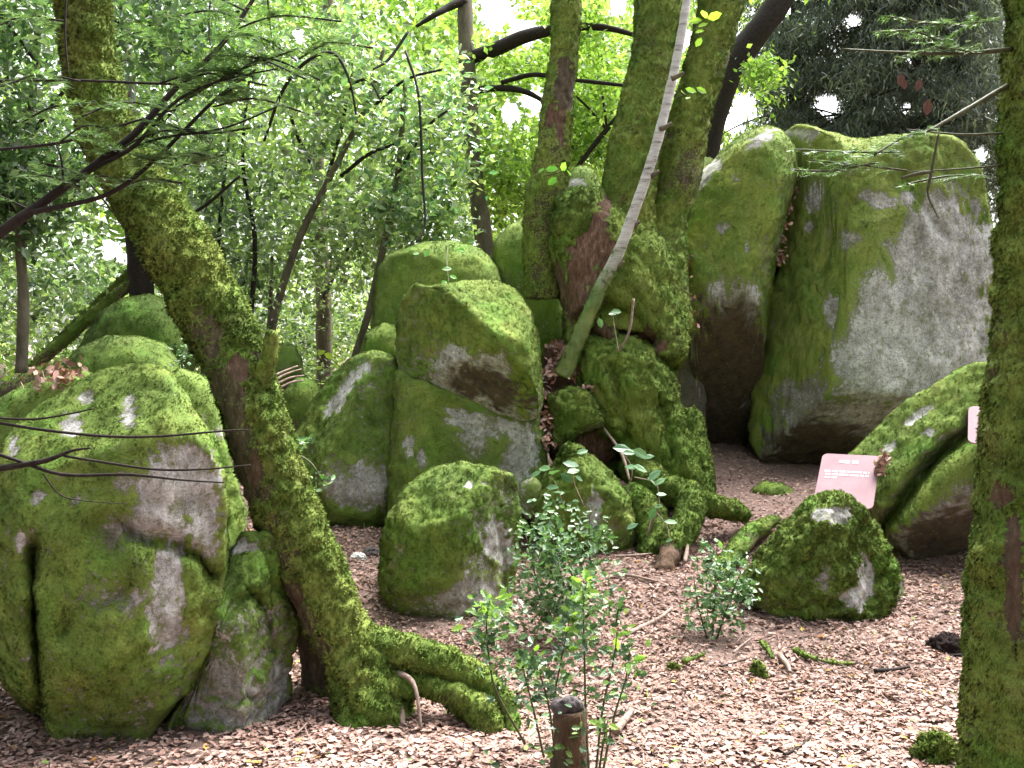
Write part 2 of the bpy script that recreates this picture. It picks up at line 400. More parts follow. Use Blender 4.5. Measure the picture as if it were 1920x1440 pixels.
def solid(outline, dc, D, sub=5, e=0.7, seed=0, cuts=(), low=0.03, mid=0.02, fine=0.012, grooves=(), smooth=5, centre=None, eback=None, lean=0.0):
    """a boulder-like body: traced silhouette, real half-depth D at depth dc, facets, grooves, relief"""
    o = np.array(outline, float)
    c0 = np.array(centre, float) if centre else (o.max(0) + o.min(0)) / 2
    th = np.linspace(-math.pi, math.pi, 721)[:-1]
    dirs = np.stack([np.cos(th), np.sin(th)], 1); rr = np.zeros(len(th))
    for k in range(len(o)):
        a, b = o[k] - c0, o[(k + 1) % len(o)] - c0; ev = b - a
        den = dirs[:, 0] * ev[1] - dirs[:, 1] * ev[0]
        den = np.where(np.abs(den) < 1e-9, 1e-9, den)
        t = (a[0] * ev[1] - a[1] * ev[0]) / den
        s = (a[0] * dirs[:, 1] - a[1] * dirs[:, 0]) / den
        ok = (t > 0) & (s >= -1e-6) & (s <= 1 + 1e-6)
        rr = np.where(ok, np.maximum(rr, t), rr)
    ker = np.hanning(2 * smooth + 3); ker /= ker.sum(); h = len(ker) // 2
    rr = np.convolve(np.concatenate([rr[-h:], rr, rr[:h]]), ker, 'valid')
    U, F = ico(sub); F = F[:, ::-1]
    ang = np.arctan2(U[:, 2], U[:, 0])
    r = np.interp(ang, np.append(th, math.pi), np.append(rr, rr[0]))
    cphi = np.hypot(U[:, 0], U[:, 2]); s = U[:, 1]
    cc = cphi ** e; sd = np.sign(s) * np.abs(s) ** e
    C = P(c0[0], c0[1], dc); view = unit(C - CAM)
    px = r * cc * np.cos(ang); py = r * cc * np.sin(ang)
    k = dc / FPX
    loc = np.stack([px * k, sd * D, -py * k], 1)          # right, away, up
    if lean: loc[:, 1] += lean * loc[:, 2]
    for cut in cuts:
        n = unit(np.array(cut[:3], float)); hgt = loc @ n
        off = cut[3] * hgt.max(); soft = cut[4] if len(cut) > 4 else 0.93
        loc = loc - np.clip(hgt - off, 0, None)[:, None] * n * soft
    V = C + loc[:, :1] * RT + loc[:, 1:2] * view + loc[:, 2:] * UP
    size = (rr.mean() * k)
    N = vnormals(V, F)
    V = V + N * (size * (low * fbm(V / size * 1.1 + seed * 7.7, 3) + mid * fbm(V / size * 3.2 + seed * 5.1, 4)))[:, None]
    if grooves:
        px_, py_, _ = proj(V); N = vnormals(V, F)
        front = ss(-0.1, 0.25, (unit(CAM - V) * N).sum(1))
        for line, wpx, dep in grooves:
            wob = 1 + 0.5 * fbm(V * 6 + seed, 2)
            g = np.exp(-(poly_dist(px_, py_, line) / (wpx * wob)) ** 2) * front
            V = V + view * (g * dep)[:, None]
    N = vnormals(V, F)
    V = V + N * (fine * (0.6 * fbm(V * 11 + seed, 3) + 0.25 * fbm(V * 34 + seed, 2)))[:, None]
    return V, F, vnormals(V, F)

NB = [0]
def rock_attrs(V, N, seed, up=0.55, bias=0.55, nz=0.5, bare=(), force=(), stain_shade=(), under=0.0, hue=0.0):
    m = bias + 0.10 + 0.8 * up * N[:, 2] + nz * fbm(V * 3.1 + seed, 4) + 0.22 * fbm(V * 14 + seed, 3)
    if bare: m = m - 1.6 * patch_mask(V, N, bare, seed)
    if force: m = m + 1.6 * patch_mask(V, N, force, seed + 5)
    st = np.zeros(len(V))
    if stain_shade:
        st = patch_mask(V, N, stain_shade, seed + 9); m = m - 1.6 * st
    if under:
        st = np.maximum(st, ss(0.25, 0.75, -N[:, 2] + 0.25 * fbm(V * 5 + seed, 3)) * under)  # downward faces take the dark brown, with underside shade painted in
    return np.clip(m, 0, 1), np.clip(st, 0, 1), moss_colour(V, hue, seed)

def boulder(label, outline, dc, D, sub=5, name='boulder', dens=15000, parent=None, group='mossy granite boulders', hue=0.0, L=None, droop=0.25, mat=None, maxn=90000,
            up=0.55, bias=0.55, nz=0.5, bare=(), force=(), stain_shade=(), under=0.0, seed=None, **kw):
    NB[0] += 1; seed = NB[0] if seed is None else seed
    V, F, N = solid(outline, dc, D, sub, seed=seed, **kw)
    m, st, col = rock_attrs(V, N, seed, up, bias, nz, bare, force, stain_shade, under, hue)
    V = V + N * (ss(0.4, 0.65, m) * (0.010 + 0.009 * fbm(V * 13 + seed, 2)))[:, None]
    N = vnormals(V, F)
    o = link(name, V, F, mat or M_ROCK, parent, {'moss': m, 'stain_shade': st, 'col': col})
    if parent is None: tag(o, label, 'boulder', group)
    L = (L or (0.009 + 0.0010 * dc)) * 0.60; dens *= 1.6; maxn = int(maxn * 1.0)
    moss_blades('moss', o, V, F, N, m, dens, L, hue, seed, droop, maxn)
    return o

def catmull(pts, n):
    p = np.asarray(pts, float)
    q = np.concatenate([[2 * p[0] - p[1]], p, [2 * p[-1] - p[-2]]])
    t = np.linspace(0, len(p) - 1, n); i = np.minimum(t.astype(int), len(p) - 2); f = (t - i)[:, None]
    a, b, c, d = q[i], q[i + 1], q[i + 2], q[i + 3]
    return 0.5 * (2 * b + (c - a) * f + (2 * a - 5 * b + 4 * c - d) * f ** 2 + (3 * b - a - 3 * c + d) * f ** 3)

def tube(pts, rad, n=24, ring=8, rel=0.0, frq=4.0, seed=0, knob=0.0):
    pr = np.concatenate([np.asarray(pts, float), np.asarray(rad, float)[:, None]], 1)
    c = catmull(pr, n); p, r = c[:, :3], np.maximum(c[:, 3], 1e-4)
    T = unit(np.gradient(p, axis=0))
    ref = np.array([1.0, 0, 0]) if abs(T[0, 0]) < 0.8 else np.array([0, 1.0, 0])
    A = np.zeros_like(p); a = unit(ref - T[0] * (ref @ T[0]))
    for k in range(n):
        a = unit(a - T[k] * (a @ T[k])); A[k] = a
    B = np.cross(T, A)
    th = np.linspace(0, 2 * math.pi, ring, endpoint=False)
    dirn = A[:, None] * np.cos(th)[None, :, None] + B[:, None] * np.sin(th)[None, :, None]
    V = p[:, None] + dirn * r[:, None, None]
    V = V.reshape(-1, 3); dv = dirn.reshape(-1, 3)
    if rel:
        rr = np.repeat(r, ring)
        V = V + dv * (rr * (rel * fbm(V * frq + seed, 4) + knob * np.clip(fbm(V * frq * 0.5 + seed + 9, 2), 0, 1)))[:, None]
    i = np.arange(n - 1)[:, None] * ring; j = np.arange(ring)[None]; jn = (j + 1) % ring
    Q = np.stack([i + j, i + jn, i + ring + jn, i + ring + j], -1).reshape(-1, 4)
    V = np.concatenate([V, p[:1], p[-1:]])
    k0, k1 = len(V) - 2, len(V) - 1; j = np.arange(ring); jn = (j + 1) % ring
    T1 = np.stack([np.full(ring, k0), jn, j], 1); T2 = np.stack([np.full(ring, k1), (n - 1) * ring + j, (n - 1) * ring + jn], 1)
    tri = np.concatenate([Q[:, [0, 1, 2]], Q[:, [0, 2, 3]], T1, T2])
    return V, tri

def ptube(path, n=24, ring=8, **kw):
    """path rows: photo px, py, depth, width in px"""
    a = np.array(path, float)
    return tube(P(a[:, 0], a[:, 1], a[:, 2]), a[:, 3] / 2 * a[:, 2] / FPX, n, ring, **kw)

def mossy_tube(name, path, parent, n=120, ring=48, rel=0.12, frq=5, seed=0, dens=15000, L=None, hue=0.0, up=0.35, bias=0.62, nz=0.6, bare=(), stain_shade=(), force=(), droop=0.3, maxn=90000, knob=0.0, grooves=(), label=None):
    V, F = ptube(path, n, ring, rel=rel, frq=frq, seed=seed, knob=knob)
    N = vnormals(V, F)
    for line, wpx, dep in grooves:
        px_, py_, _ = proj(V); front = ss(0.0, 0.3, (unit(CAM - V) * N).sum(1))
        V = V - unit(CAM - V) * (np.exp(-(poly_dist(px_, py_, line) / wpx) ** 2) * front * dep)[:, None]
    V = V + N * (0.009 * fbm(V * 18 + seed, 3))[:, None]
    N = vnormals(V, F)
    m, st, col = rock_attrs(V, N, seed, up, bias, nz, bare, force, stain_shade, 0, hue)
    V = V + N * (ss(0.4, 0.65, m) * (0.006 + 0.009 * fbm(V * 16 + seed, 2)))[:, None]
    o = link(name, V, F, M_BARK, parent, {'moss': m, 'stain_shade': st, 'col': col})
    if label: o['label'] = label
    d = np.mean([q[2] for q in path])
    moss_blades('moss', o, V, F, vnormals(V, F), m, dens * 1.6, 0.66 * (L or (0.010 + 0.0011 * d)), hue, seed, droop, int(maxn * 1.0))
    return o

# ------------------------------------------------------------------ the boulders
boulder('huge rounded mossy boulder with grey bare patches beside the leaning trunk',
    [(250, 692), (300, 705), (340, 755), (385, 830), (408, 890), (418, 970), (418, 1060), (406, 1150), (390, 1205), (340, 1290), (290, 1355), (250, 1402), (180, 1415), (118, 1402), (84, 1345), (52, 1325), (8, 1245), (-28, 1150), (-45, 1040), (-30, 940), (15, 835), (60, 780), (130, 738), (200, 705)],
    4.40, 0.50, 6, e=0.58, dens=26000, cuts=[(0.55, -0.8, -0.12, 0.80), (-0.25, -0.7, 0.75, 0.84), (0.1, -0.85, -0.6, 0.86)], low=0.035, mid=0.03, fine=0.014,
    grooves=[([(62, 1020), (60, 1120), (66, 1220), (78, 1350)], 10, 0.16), ([(180, 985), (250, 1003), (330, 1018), (375, 1045), (400, 1080)], 12, 0.10), ([(120, 1190), (170, 1135), (235, 1115)], 16, 0.07), ([(420, 800), (250, 860), (120, 900)], 5, 0.01)],
    up=0.40, bias=0.70, nz=0.30, hue=0.08,
    bare=[(240, 775, 13, 32, 1.2), (330, 920, 70, 60, 1, 0), (345, 868, 45, 28), (380, 960, 30, 60), (300, 985, 60, 25), (318, 1090, 26, 75, 1.1), (305, 1170, 30, 50, 0.8), (225, 1130, 40, 25, 0.4), (240, 905, 20, 22), (137, 800, 20, 22), (165, 748, 14, 12), (36, 1010, 12, 18), (25, 840, 8, 18), (145, 935, 9, 15), (70, 930, 9, 12)],
    stain_shade=[(190, 1130, 50, 24, 0.25), (215, 990, 45, 14, 0.8)], group='mossy boulders around the leaning trunk')

boulder('wedge shaped rock with faceted sides under the leaning trunk',
    [(450, 1010), (500, 1003), (535, 1030), (552, 1100), (555, 1200), (548, 1300), (528, 1380), (480, 1400), (400, 1405), (340, 1405), (305, 1392), (345, 1310), (380, 1240), (402, 1170), (412, 1100), (425, 1050)],
    4.45, 0.28, 6, e=0.5, dens=18000, maxn=30000, cuts=[(0.85, -0.52, 0.0, 0.56, 0.98), (0.05, -0.92, 0.4, 0.72), (-0.35, -0.9, -0.1, 0.74, 0.97)], low=0.06, mid=0.09, fine=0.022, grooves=[([(470, 1110), (500, 1150), (515, 1220)], 8, 0.05), ([(380, 1300), (450, 1315), (520, 1300)], 7, 0.03)],
    up=0.6, bias=0.47, nz=0.5, bare=[(455, 1025, 25, 14), (440, 1230, 50, 90, 0.15), (525, 1290, 12, 50, 0.4)], force=[(490, 1080, 50, 45)], stain_shade=[(430, 1330, 90, 80, 0.30)], hue=-0.12, group='mossy boulders around the leaning trunk')

boulder('narrow mossy slab squeezed between the huge boulder and leaning trunk',
    [(300, 725), (340, 698), (385, 712), (410, 790), (430, 870), (457, 960), (445, 1030), (420, 1085), (395, 1150), (330, 1130), (300, 900)],
    5.25, 0.35, 5, e=0.6, dens=20000, maxn=25000, cuts=[(0.7, -0.7, 0.1, 0.7)], bare=[(395, 808, 35, 12, 1.1)], bias=0.68, hue=0.1, group='mossy boulders around the leaning trunk')

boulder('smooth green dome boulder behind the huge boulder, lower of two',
    [(70, 745), (115, 690), (150, 655), (200, 634), (260, 632), (310, 650), (335, 685), (345, 730), (310, 780), (150, 790), (80, 780)], 7.6, 0.6, 5, e=0.8, dens=9000, maxn=25000, bias=0.75, low=0.02, mid=0.012, fine=0.01, hue=-0.22, group='green dome boulders at the wood edge')  # moss colour lowered to carry the shade of the trees
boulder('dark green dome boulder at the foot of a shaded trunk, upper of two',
    [(140, 680), (165, 625), (190, 588), (230, 562), (280, 554), (320, 566), (350, 600), (372, 660), (350, 720), (200, 730)], 8.8, 0.6, 5, e=0.8, dens=8000, maxn=25000, bias=0.75, low=0.02, mid=0.012, fine=0.01, hue=-0.4, group='green dome boulders at the wood edge')  # moss darkened further, tree shade put into the colour
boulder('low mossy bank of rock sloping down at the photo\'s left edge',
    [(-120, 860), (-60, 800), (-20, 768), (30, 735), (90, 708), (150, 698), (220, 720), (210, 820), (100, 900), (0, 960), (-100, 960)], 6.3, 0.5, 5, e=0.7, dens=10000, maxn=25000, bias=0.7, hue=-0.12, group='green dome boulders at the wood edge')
boulder('small round mossy rock in the gap right of the leaning trunk',
    [(500, 700), (508, 665), (530, 645), (550, 650), (563, 670), (568, 705), (540, 730), (512, 728)], 9.6, 0.25, 4, e=0.75, dens=6000, bias=0.7, hue=0.1, group='small mossy rocks')
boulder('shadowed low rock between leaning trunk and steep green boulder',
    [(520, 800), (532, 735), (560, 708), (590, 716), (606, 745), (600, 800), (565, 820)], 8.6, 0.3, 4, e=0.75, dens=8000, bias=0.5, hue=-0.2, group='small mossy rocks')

boulder('steep sided green boulder left of the stacked pair, pointed top',
    [(555, 815), (585, 758), (622, 710), (660, 678), (700, 664), (735, 672), (748, 700), (750, 800), (748, 900), (738, 970), (700, 1005), (650, 1008), (610, 1000), (588, 930), (562, 870)],
    7.75, 0.6, 6, e=0.6, dens=12000, maxn=50000, cuts=[(-0.75, -0.5, 0.45, 0.66), (0.15, -0.97, 0.15, 0.8)], up=0.5, bias=0.58, nz=0.4, bare=[(640, 740, 12, 40, 1, 35), (668, 705, 12, 8), (690, 910, 40, 30, 0.4), (640, 920, 40, 25, 0.3), (685, 690, 12, 8)], stain_shade=[(680, 900, 70, 50, 0.25)], hue=-0.03, group='boulders stacked in the middle')

boulder('upright slab with white lichen patch carrying the balanced boulder',
    [(748, 700), (800, 712), (870, 735), (940, 755), (1005, 772), (1018, 830), (1020, 900), (1012, 950), (960, 1010), (850, 1040), (738, 1020), (734, 930), (742, 820)],
    7.55, 0.50, 6, e=0.38, dens=11000, maxn=50000, cuts=[(0.0, -1, 0.05, 0.93)], low=0.02, mid=0.02, fine=0.01, up=0.4, bias=0.60, nz=0.28,
    bare=[(890, 790, 45, 22, 1.2, 15), (885, 820, 28, 24, 1.2), (950, 800, 40, 16, 0.9, 15), (768, 830, 12, 10), (792, 858, 10, 14), (770, 850, 6, 10), (985, 850, 22, 50, 0.7), (960, 880, 30, 30, 0.5)], stain_shade=[(960, 860, 25, 40, 0.25)], hue=0.05, group='boulders stacked in the middle')

boulder('balanced boulder overhanging on top of the upright slab, bright green crown',
    [(744, 650), (747, 590), (763, 557), (778, 538), (800, 545), (835, 538), (880, 531), (930, 534), (966, 550), (990, 590), (1003, 640), (1011, 700), (1013, 750), (1005, 781), (985, 785), (930, 772), (870, 757), (820, 740), (780, 722), (755, 712), (746, 690)],
    7.35, 0.68, 6, e=0.55, dens=14000, maxn=70000, centre=(880, 655), cuts=[(-0.35, -0.72, -0.6, 0.60, 0.97), (-0.62, -0.75, -0.05, 0.60, 0.96), (0.3, -0.55, 0.78, 0.76)], low=0.03, mid=0.025, fine=0.012,
    up=0.75, bias=0.55, nz=0.3, hue=0.12, force=[(900, 590, 110, 55), (985, 690, 25, 70)], bare=[(845, 690, 30, 45, 1.0, 25), (920, 690, 30, 20, 0.8), (838, 567, 10, 6), (950, 564, 8, 6)], stain_shade=[(930, 725, 85, 32, 1.0, 18), (860, 715, 30, 22, 0.6)], group='boulders stacked in the middle')

boulder('squat rounded mossy boulder standing free on the leaves in the middle',
    [(717, 1085), (721, 1020), (735, 970), (765, 920), (810, 885), (860, 872), (920, 880), (955, 893), (969, 920), (970, 980), (965, 1050), (957, 1120), (935, 1165), (860, 1185), (800, 1182), (742, 1155), (720, 1110)],
    5.95, 0.48, 6, e=0.6, dens=22000, maxn=80000, cuts=[(0.75, -0.66, -0.05, 0.72), (-0.2, -0.7, 0.68, 0.82)], low=0.03, mid=0.03, fine=0.014, up=0.5, bias=0.62, nz=0.32,
    bare=[(930, 1020, 24, 40, 0.7), (905, 1075, 40, 40, 0.25), (880, 910, 10, 8), (905, 905, 8, 7)], stain_shade=[(890, 1120, 70, 30, 0.45)], grooves=[([(940, 1000), (945, 1060), (945, 1110)], 6, 0.04)], hue=0.02, group='boulders stacked in the middle')

boulder('broad mossy boulder behind and above the balanced one',
    [(702, 600), (706, 560), (712, 500), (735, 478), (790, 460), (850, 455), (900, 470), (930, 505), (941, 545), (938, 620), (850, 660), (740, 680), (704, 650)], 8.9, 0.6, 5, e=0.6, dens=9000, maxn=30000, cuts=[(-0.4, -0.85, 0.1, 0.8)], bias=0.72, hue=0.0, group='boulders stacked in the middle')
boulder('little mossy rock wedged left of the balanced boulder',
    [(672, 690), (686, 628), (720, 607), (747, 612), (765, 660), (745, 700), (690, 705)], 8.4, 0.3, 4, e=0.7, dens=9000, bias=0.72, group='small mossy rocks')
boulder('tall shaded mossy boulder between balanced boulder and many-stemmed tree',
    [(922, 520), (930, 455), (955, 425), (990, 408), (1030, 440), (1060, 520), (1070, 600), (1062, 680), (1000, 690), (945, 640)], 9.1, 0.5, 5, e=0.6, dens=9000, maxn=25000, bias=0.72, hue=-0.05, group='boulders stacked in the middle')
boulder('distant boulder top peeping through the fork of the many-stemmed tree',
    [(1045, 400), (1060, 335), (1085, 312), (1110, 315), (1125, 350), (1125, 420), (1080, 440)], 10.2, 0.4, 4, e=0.7, dens=6000, bias=0.55, bare=[(1085, 345, 14, 10), (1070, 365, 10, 8)], hue=0.15, group='small mossy rocks')

boulder('tall mossy boulder left of the leaf-filled cleft, hanging lower edge',
    [(1268, 440), (1278, 390), (1300, 340), (1340, 300), (1385, 265), (1430, 242), (1465, 252), (1488, 290), (1484, 350), (1466, 430), (1452, 500), (1440, 560), (1430, 660), (1420, 760), (1400, 850), (1365, 885), (1325, 870), (1304, 780), (1300, 620), (1285, 490)],
    9.1, 0.80, 6, e=0.58, dens=11000, maxn=60000, centre=(1378, 480), cuts=[(-0.2, -0.95, 0.15, 0.88), (0.0, -0.74, -0.67, 0.52, 0.98)], low=0.03, mid=0.02, up=0.45, bias=0.65, nz=0.3, hue=0.26,
    bare=[(1390, 562, 30, 28, 1.1), (1350, 545, 22, 18, 0.8), (1320, 330, 14, 45, 1.1, 40), (1400, 465, 8, 10), (1355, 425, 10, 8), (1430, 260, 30, 12, 0.8, -30), (1380, 335, 6, 6)], stain_shade=[(1365, 690, 85, 105, 1.3), (1360, 810, 90, 80, 1.1)], under=0.9, group='giant split boulder on the right')
boulder('dark brown recessed rock face with shade in its colour beneath the hanging mossy boulder',
    [(1295, 560), (1360, 540), (1440, 540), (1430, 640), (1418, 740), (1400, 830), (1380, 865), (1330, 860), (1300, 810), (1290, 690)], 9.95, 0.45, 5, e=0.45, dens=6000, maxn=10000, up=0.4, bias=0.15, nz=0.4, stain_shade=[(1370, 640, 110, 110, 1), (1350, 770, 110, 130, 0.9)], group='giant split boulder on the right')  # brown stone; the shade of the recess is painted into its colour
boulder('giant boulder with a broad bare grey granite face, beside the right trunk',
    [(1480, 370), (1462, 320), (1446, 275), (1456, 246), (1500, 243), (1550, 256), (1620, 270), (1700, 262), (1755, 258), (1792, 272), (1824, 315), (1845, 380), (1857, 450), (1857, 540), (1848, 650), (1825, 730), (1760, 800), (1680, 850), (1620, 885), (1560, 910), (1490, 895), (1430, 860), (1403, 800), (1412, 720), (1434, 620), (1456, 530), (1472, 430)],
    9.15, 0.95, 6, e=0.55, dens=11000, maxn=90000, centre=(1630, 570), smooth=12, cuts=[(0.42, -0.9, 0.08, 0.70, 0.97), (-0.75, -0.62, 0.1, 0.66, 0.95), (0.1, -0.62, -0.78, 0.74, 0.96)], low=0.03, mid=0.025, fine=0.018, up=0.4, bias=0.66, nz=0.32, hue=0.24,
    grooves=[([(1700, 330), (1745, 400), (1770, 440)], 7, 0.05), ([(1600, 380), (1560, 450), (1540, 520)], 9, 0.05)],
    bare=[(1770, 480, 80, 110, 1.3), (1760, 620, 105, 130, 1.3), (1720, 560, 80, 90, 1.3), (1650, 690, 75, 90, 1.2), (1630, 790, 70, 50, 1.0), (1640, 590, 50, 30, 0.9), (1594, 450, 15, 18, 1.1), (1525, 370, 14, 26, 1.0), (1650, 375, 40, 12, 0.9, 20), (1560, 580, 12, 30, 0.9), (1520, 425, 12, 10), (1750, 760, 60, 50, 1.0), (1490, 252, 40, 10, 0.9), (1840, 470, 20, 60, 0.8), (1700, 720, 80, 60, 1.1)],
    force=[(1835, 370, 18, 70, 0.6), (1840, 610, 12, 60, 0.5)], stain_shade=[(1540, 840, 95, 55, 1.0), (1500, 760, 50, 50, 0.4), (1640, 850, 60, 22, 0.8)], group='giant split boulder on the right')
boulder('pale sliver of rock behind the tree\'s right stem',
    [(1255, 430), (1268, 350), (1305, 305), (1332, 288), (1345, 330), (1312, 400), (1295, 480), (1262, 510)], 9.9, 0.3, 4, e=0.6, dens=6000, bias=0.3, up=0.2, hue=0.1, group='giant split boulder on the right')

boulder('slanting cracked boulder with rusty, shade-darkened underside next to the right trunk',
    [(1596, 858), (1650, 800), (1720, 745), (1790, 705), (1850, 688), (1920, 690), (1980, 760), (1990, 900), (1950, 1030), (1860, 1085), (1790, 1082), (1725, 1055), (1672, 1015), (1640, 965), (1612, 905)],
    7.2, 0.70, 6, e=0.52, dens=14000, maxn=70000, cuts=[(0.25, -0.62, -0.74, 0.66, 0.97), (-0.45, -0.72, 0.52, 0.70)], low=0.03, mid=0.02, fine=0.012, up=0.7, bias=0.6, nz=0.25, hue=0.05,
    grooves=[([(1840, 790), (1765, 850), (1700, 930), (1660, 985), (1640, 1010)], 14, 0.28)], bare=[(1720, 780, 26, 9, 1.1, -35), (1668, 842, 16, 9, 1.1, -40), (1742, 812, 9, 7), (1793, 855, 6, 8), (1810, 895, 7, 12)], force=[(1720, 940, 50, 22, 0.8, -45)], stain_shade=[(1780, 1010, 90, 60, 1.2)], under=0.5, group='giant split boulder on the right')
boulder('knobbly pointed mossy rock in front of the pink panel',
    [(1395, 1095), (1430, 1040), (1470, 1000), (1508, 952), (1548, 931), (1590, 937), (1616, 965), (1642, 1000), (1667, 1045), (1676, 1095), (1662, 1150), (1645, 1185), (1560, 1185), (1480, 1175), (1412, 1150)],
    6.0, 0.42, 6, e=0.65, dens=26000, maxn=60000, L=0.024, cuts=[(0.6, -0.7, 0.2, 0.8)], low=0.08, mid=0.07, fine=0.03, up=0.4, bias=0.68, nz=0.3, hue=0.06, bare=[(1560, 965, 28, 14, 1.2), (1620, 1090, 16, 45, 0.9), (1542, 1070, 12, 30, 0.9), (1605, 1120, 25, 20, 0.7)], force=[(1550, 940, 40, 10)], group='small mossy rocks')
boulder('small grey stone leaning at the foot of the knobbly rock',
    [(1648, 1100), (1660, 1072), (1680, 1070), (1692, 1090), (1694, 1130), (1680, 1150), (1655, 1148)], 6.1, 0.12, 4, e=0.6, dens=14000, bias=0.3, up=0.8, hue=0.0, group='small mossy rocks')
boulder('mossy hummock at the foot of the many-stemmed tree, under bramble leaves',
    [(1000, 960), (1018, 910), (1045, 868), (1060, 840), (1085, 838), (1105, 860), (1140, 885), (1176, 932), (1192, 985), (1180, 1045), (1120, 1060), (1060, 1045), (1012, 1010)], 7.05, 0.45, 6, e=0.68, dens=18000, maxn=40000, low=0.07, mid=0.06, fine=0.025, bias=0.70, hue=0.0, bare=[(1115, 960, 12, 40, 0.6)], group='small mossy rocks')
boulder('grey corner stone between the upright slab and the mossy hummock',
    [(965, 945), (975, 905), (1000, 895), (1016, 915), (1014, 960), (990, 975)], 6.9, 0.14, 4, e=0.55, dens=9000, bias=0.12, up=0.2, group='small mossy rocks')
boulder('flat mossy stone half buried in leaves below the giant boulder',
    [(1405, 925), (1430, 906), (1465, 908), (1492, 925), (1502, 945), (1440, 950)], 8.0, 0.25, 4, e=0.8, dens=9000, bias=0.7, group='small mossy rocks')

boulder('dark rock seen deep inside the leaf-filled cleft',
    [(1440, 330), (1480, 290), (1505, 330), (1500, 520), (1470, 700), (1440, 880), (1400, 880), (1405, 700), (1425, 500)], 9.75, 0.3, 5, e=0.6, dens=4000, maxn=4000, bias=0.1, up=0.2, nz=0.3, stain_shade=[(1450, 600, 80, 340, 0.8)], group='giant split boulder on the right')
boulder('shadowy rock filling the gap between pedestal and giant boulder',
    [(1225, 480), (1262, 462), (1300, 470), (1320, 560), (1325, 700), (1320, 860), (1270, 880), (1230, 700)], 9.3, 0.35, 5, e=0.6, dens=6000, maxn=6000, bias=0.1, up=0.2, nz=0.3, stain_shade=[(1280, 650, 60, 260, 0.8)], group='giant split boulder on the right')

# ------------------------------------------------------------------ leaning mossy tree
lt = empty('leaning_tree', P(690, 1335, 4.5), 'leaning moss-covered tree trunk with spreading roots beside the huge boulder', 'tree')
mossy_tube('trunk', [(120, -260, 4.75, 88), (150, -20, 4.72, 90), (172, 130, 4.70, 93), (205, 255, 4.66, 99), (268, 370, 4.62, 107), (335, 470, 4.58, 120), (392, 580, 4.55, 121), (445, 690, 4.52, 116), (482, 800, 4.50, 111), (515, 900, 4.50, 113), (560, 1010, 4.50, 114), (605, 1110, 4.50, 107), (645, 1200, 4.48, 106), (685, 1275, 4.45, 128), (702, 1345, 4.42, 142), (705, 1400, 4.40, 152)],
    lt, n=300, ring=84, rel=0.13, frq=5, seed=31, dens=26000, L=0.022, up=0.45, bias=0.70, nz=0.6, hue=0.20, droop=0.3, knob=0.08,
    stain_shade=[(448, 690, 18, 22, 0.45), (478, 880, 10, 30, 0.4), (560, 1140, 10, 40, 0.4)], bare=[(385, 620, 24, 60, 0.22, -25), (430, 750, 30, 80, 0.25, -20), (470, 880, 30, 80, 0.25, -15), (490, 680, 9, 28, 0.9, -30), (515, 1000, 30, 60, 0.2, -20), (580, 1180, 22, 90, 0.3, -25)], maxn=110000)
mossy_tube('root', [(680, 1220, 4.5, 90), (735, 1222, 4.46, 70), (800, 1235, 4.42, 58), (865, 1258, 4.38, 55), (920, 1290, 4.33, 46), (952, 1335, 4.27, 34), (968, 1385, 4.20, 18)], lt, 90, 40, seed=32, dens=24000, L=0.02, bias=0.75, nz=0.3, hue=0.2)
mossy_tube('root', [(730, 1290, 4.42, 80), (785, 1285, 4.40, 44), (835, 1296, 4.36, 50), (885, 1318, 4.30, 58), (912, 1350, 4.24, 60), (925, 1395, 4.18, 40)], lt, 90, 40, seed=33, dens=24000, L=0.02, bias=0.72, nz=0.35, hue=0.12)
mossy_tube('root', [(655, 1180, 4.52, 90), (660, 1260, 4.45, 80), (672, 1325, 4.38, 84), (685, 1375, 4.32, 90)], lt, 60, 40, seed=34, dens=24000, L=0.02, bias=0.75, nz=0.3, hue=0.12)
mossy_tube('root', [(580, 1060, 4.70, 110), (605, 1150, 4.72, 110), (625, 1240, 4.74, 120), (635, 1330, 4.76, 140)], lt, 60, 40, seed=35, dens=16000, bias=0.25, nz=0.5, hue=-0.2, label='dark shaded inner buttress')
for q in ([(748, 1262, 4.38, 12), (772, 1276, 4.3, 9), (783, 1310, 4.26, 7), (790, 1372, 4.22, 5)], [(738, 1300, 4.38, 20), (750, 1330, 4.34, 16), (757, 1375, 4.28, 12)], [(768, 1385, 4.2, 7), (745, 1405, 4.12, 6), (725, 1420, 4.08, 4)]):
    V, F = ptube(q, 16, 8, rel=0.2, frq=20); link('rootlet', V, F, M_STICK, lt)
mossy_tube('branch_stub', [(475, 730, 4.46, 44), (496, 690, 4.44, 34), (508, 650, 4.42, 22), (512, 625, 4.41, 14)], lt, 30, 24, seed=36, dens=20000, bias=0.55, hue=0.2)
V, F = ptube([(150, -20, 4.7, 70), (60, -60, 4.5, 40), (-40, -140, 4.3, 26)], 20, 12, rel=0.1, frq=5); link('limb', V, F, M_GREYBARK, lt)
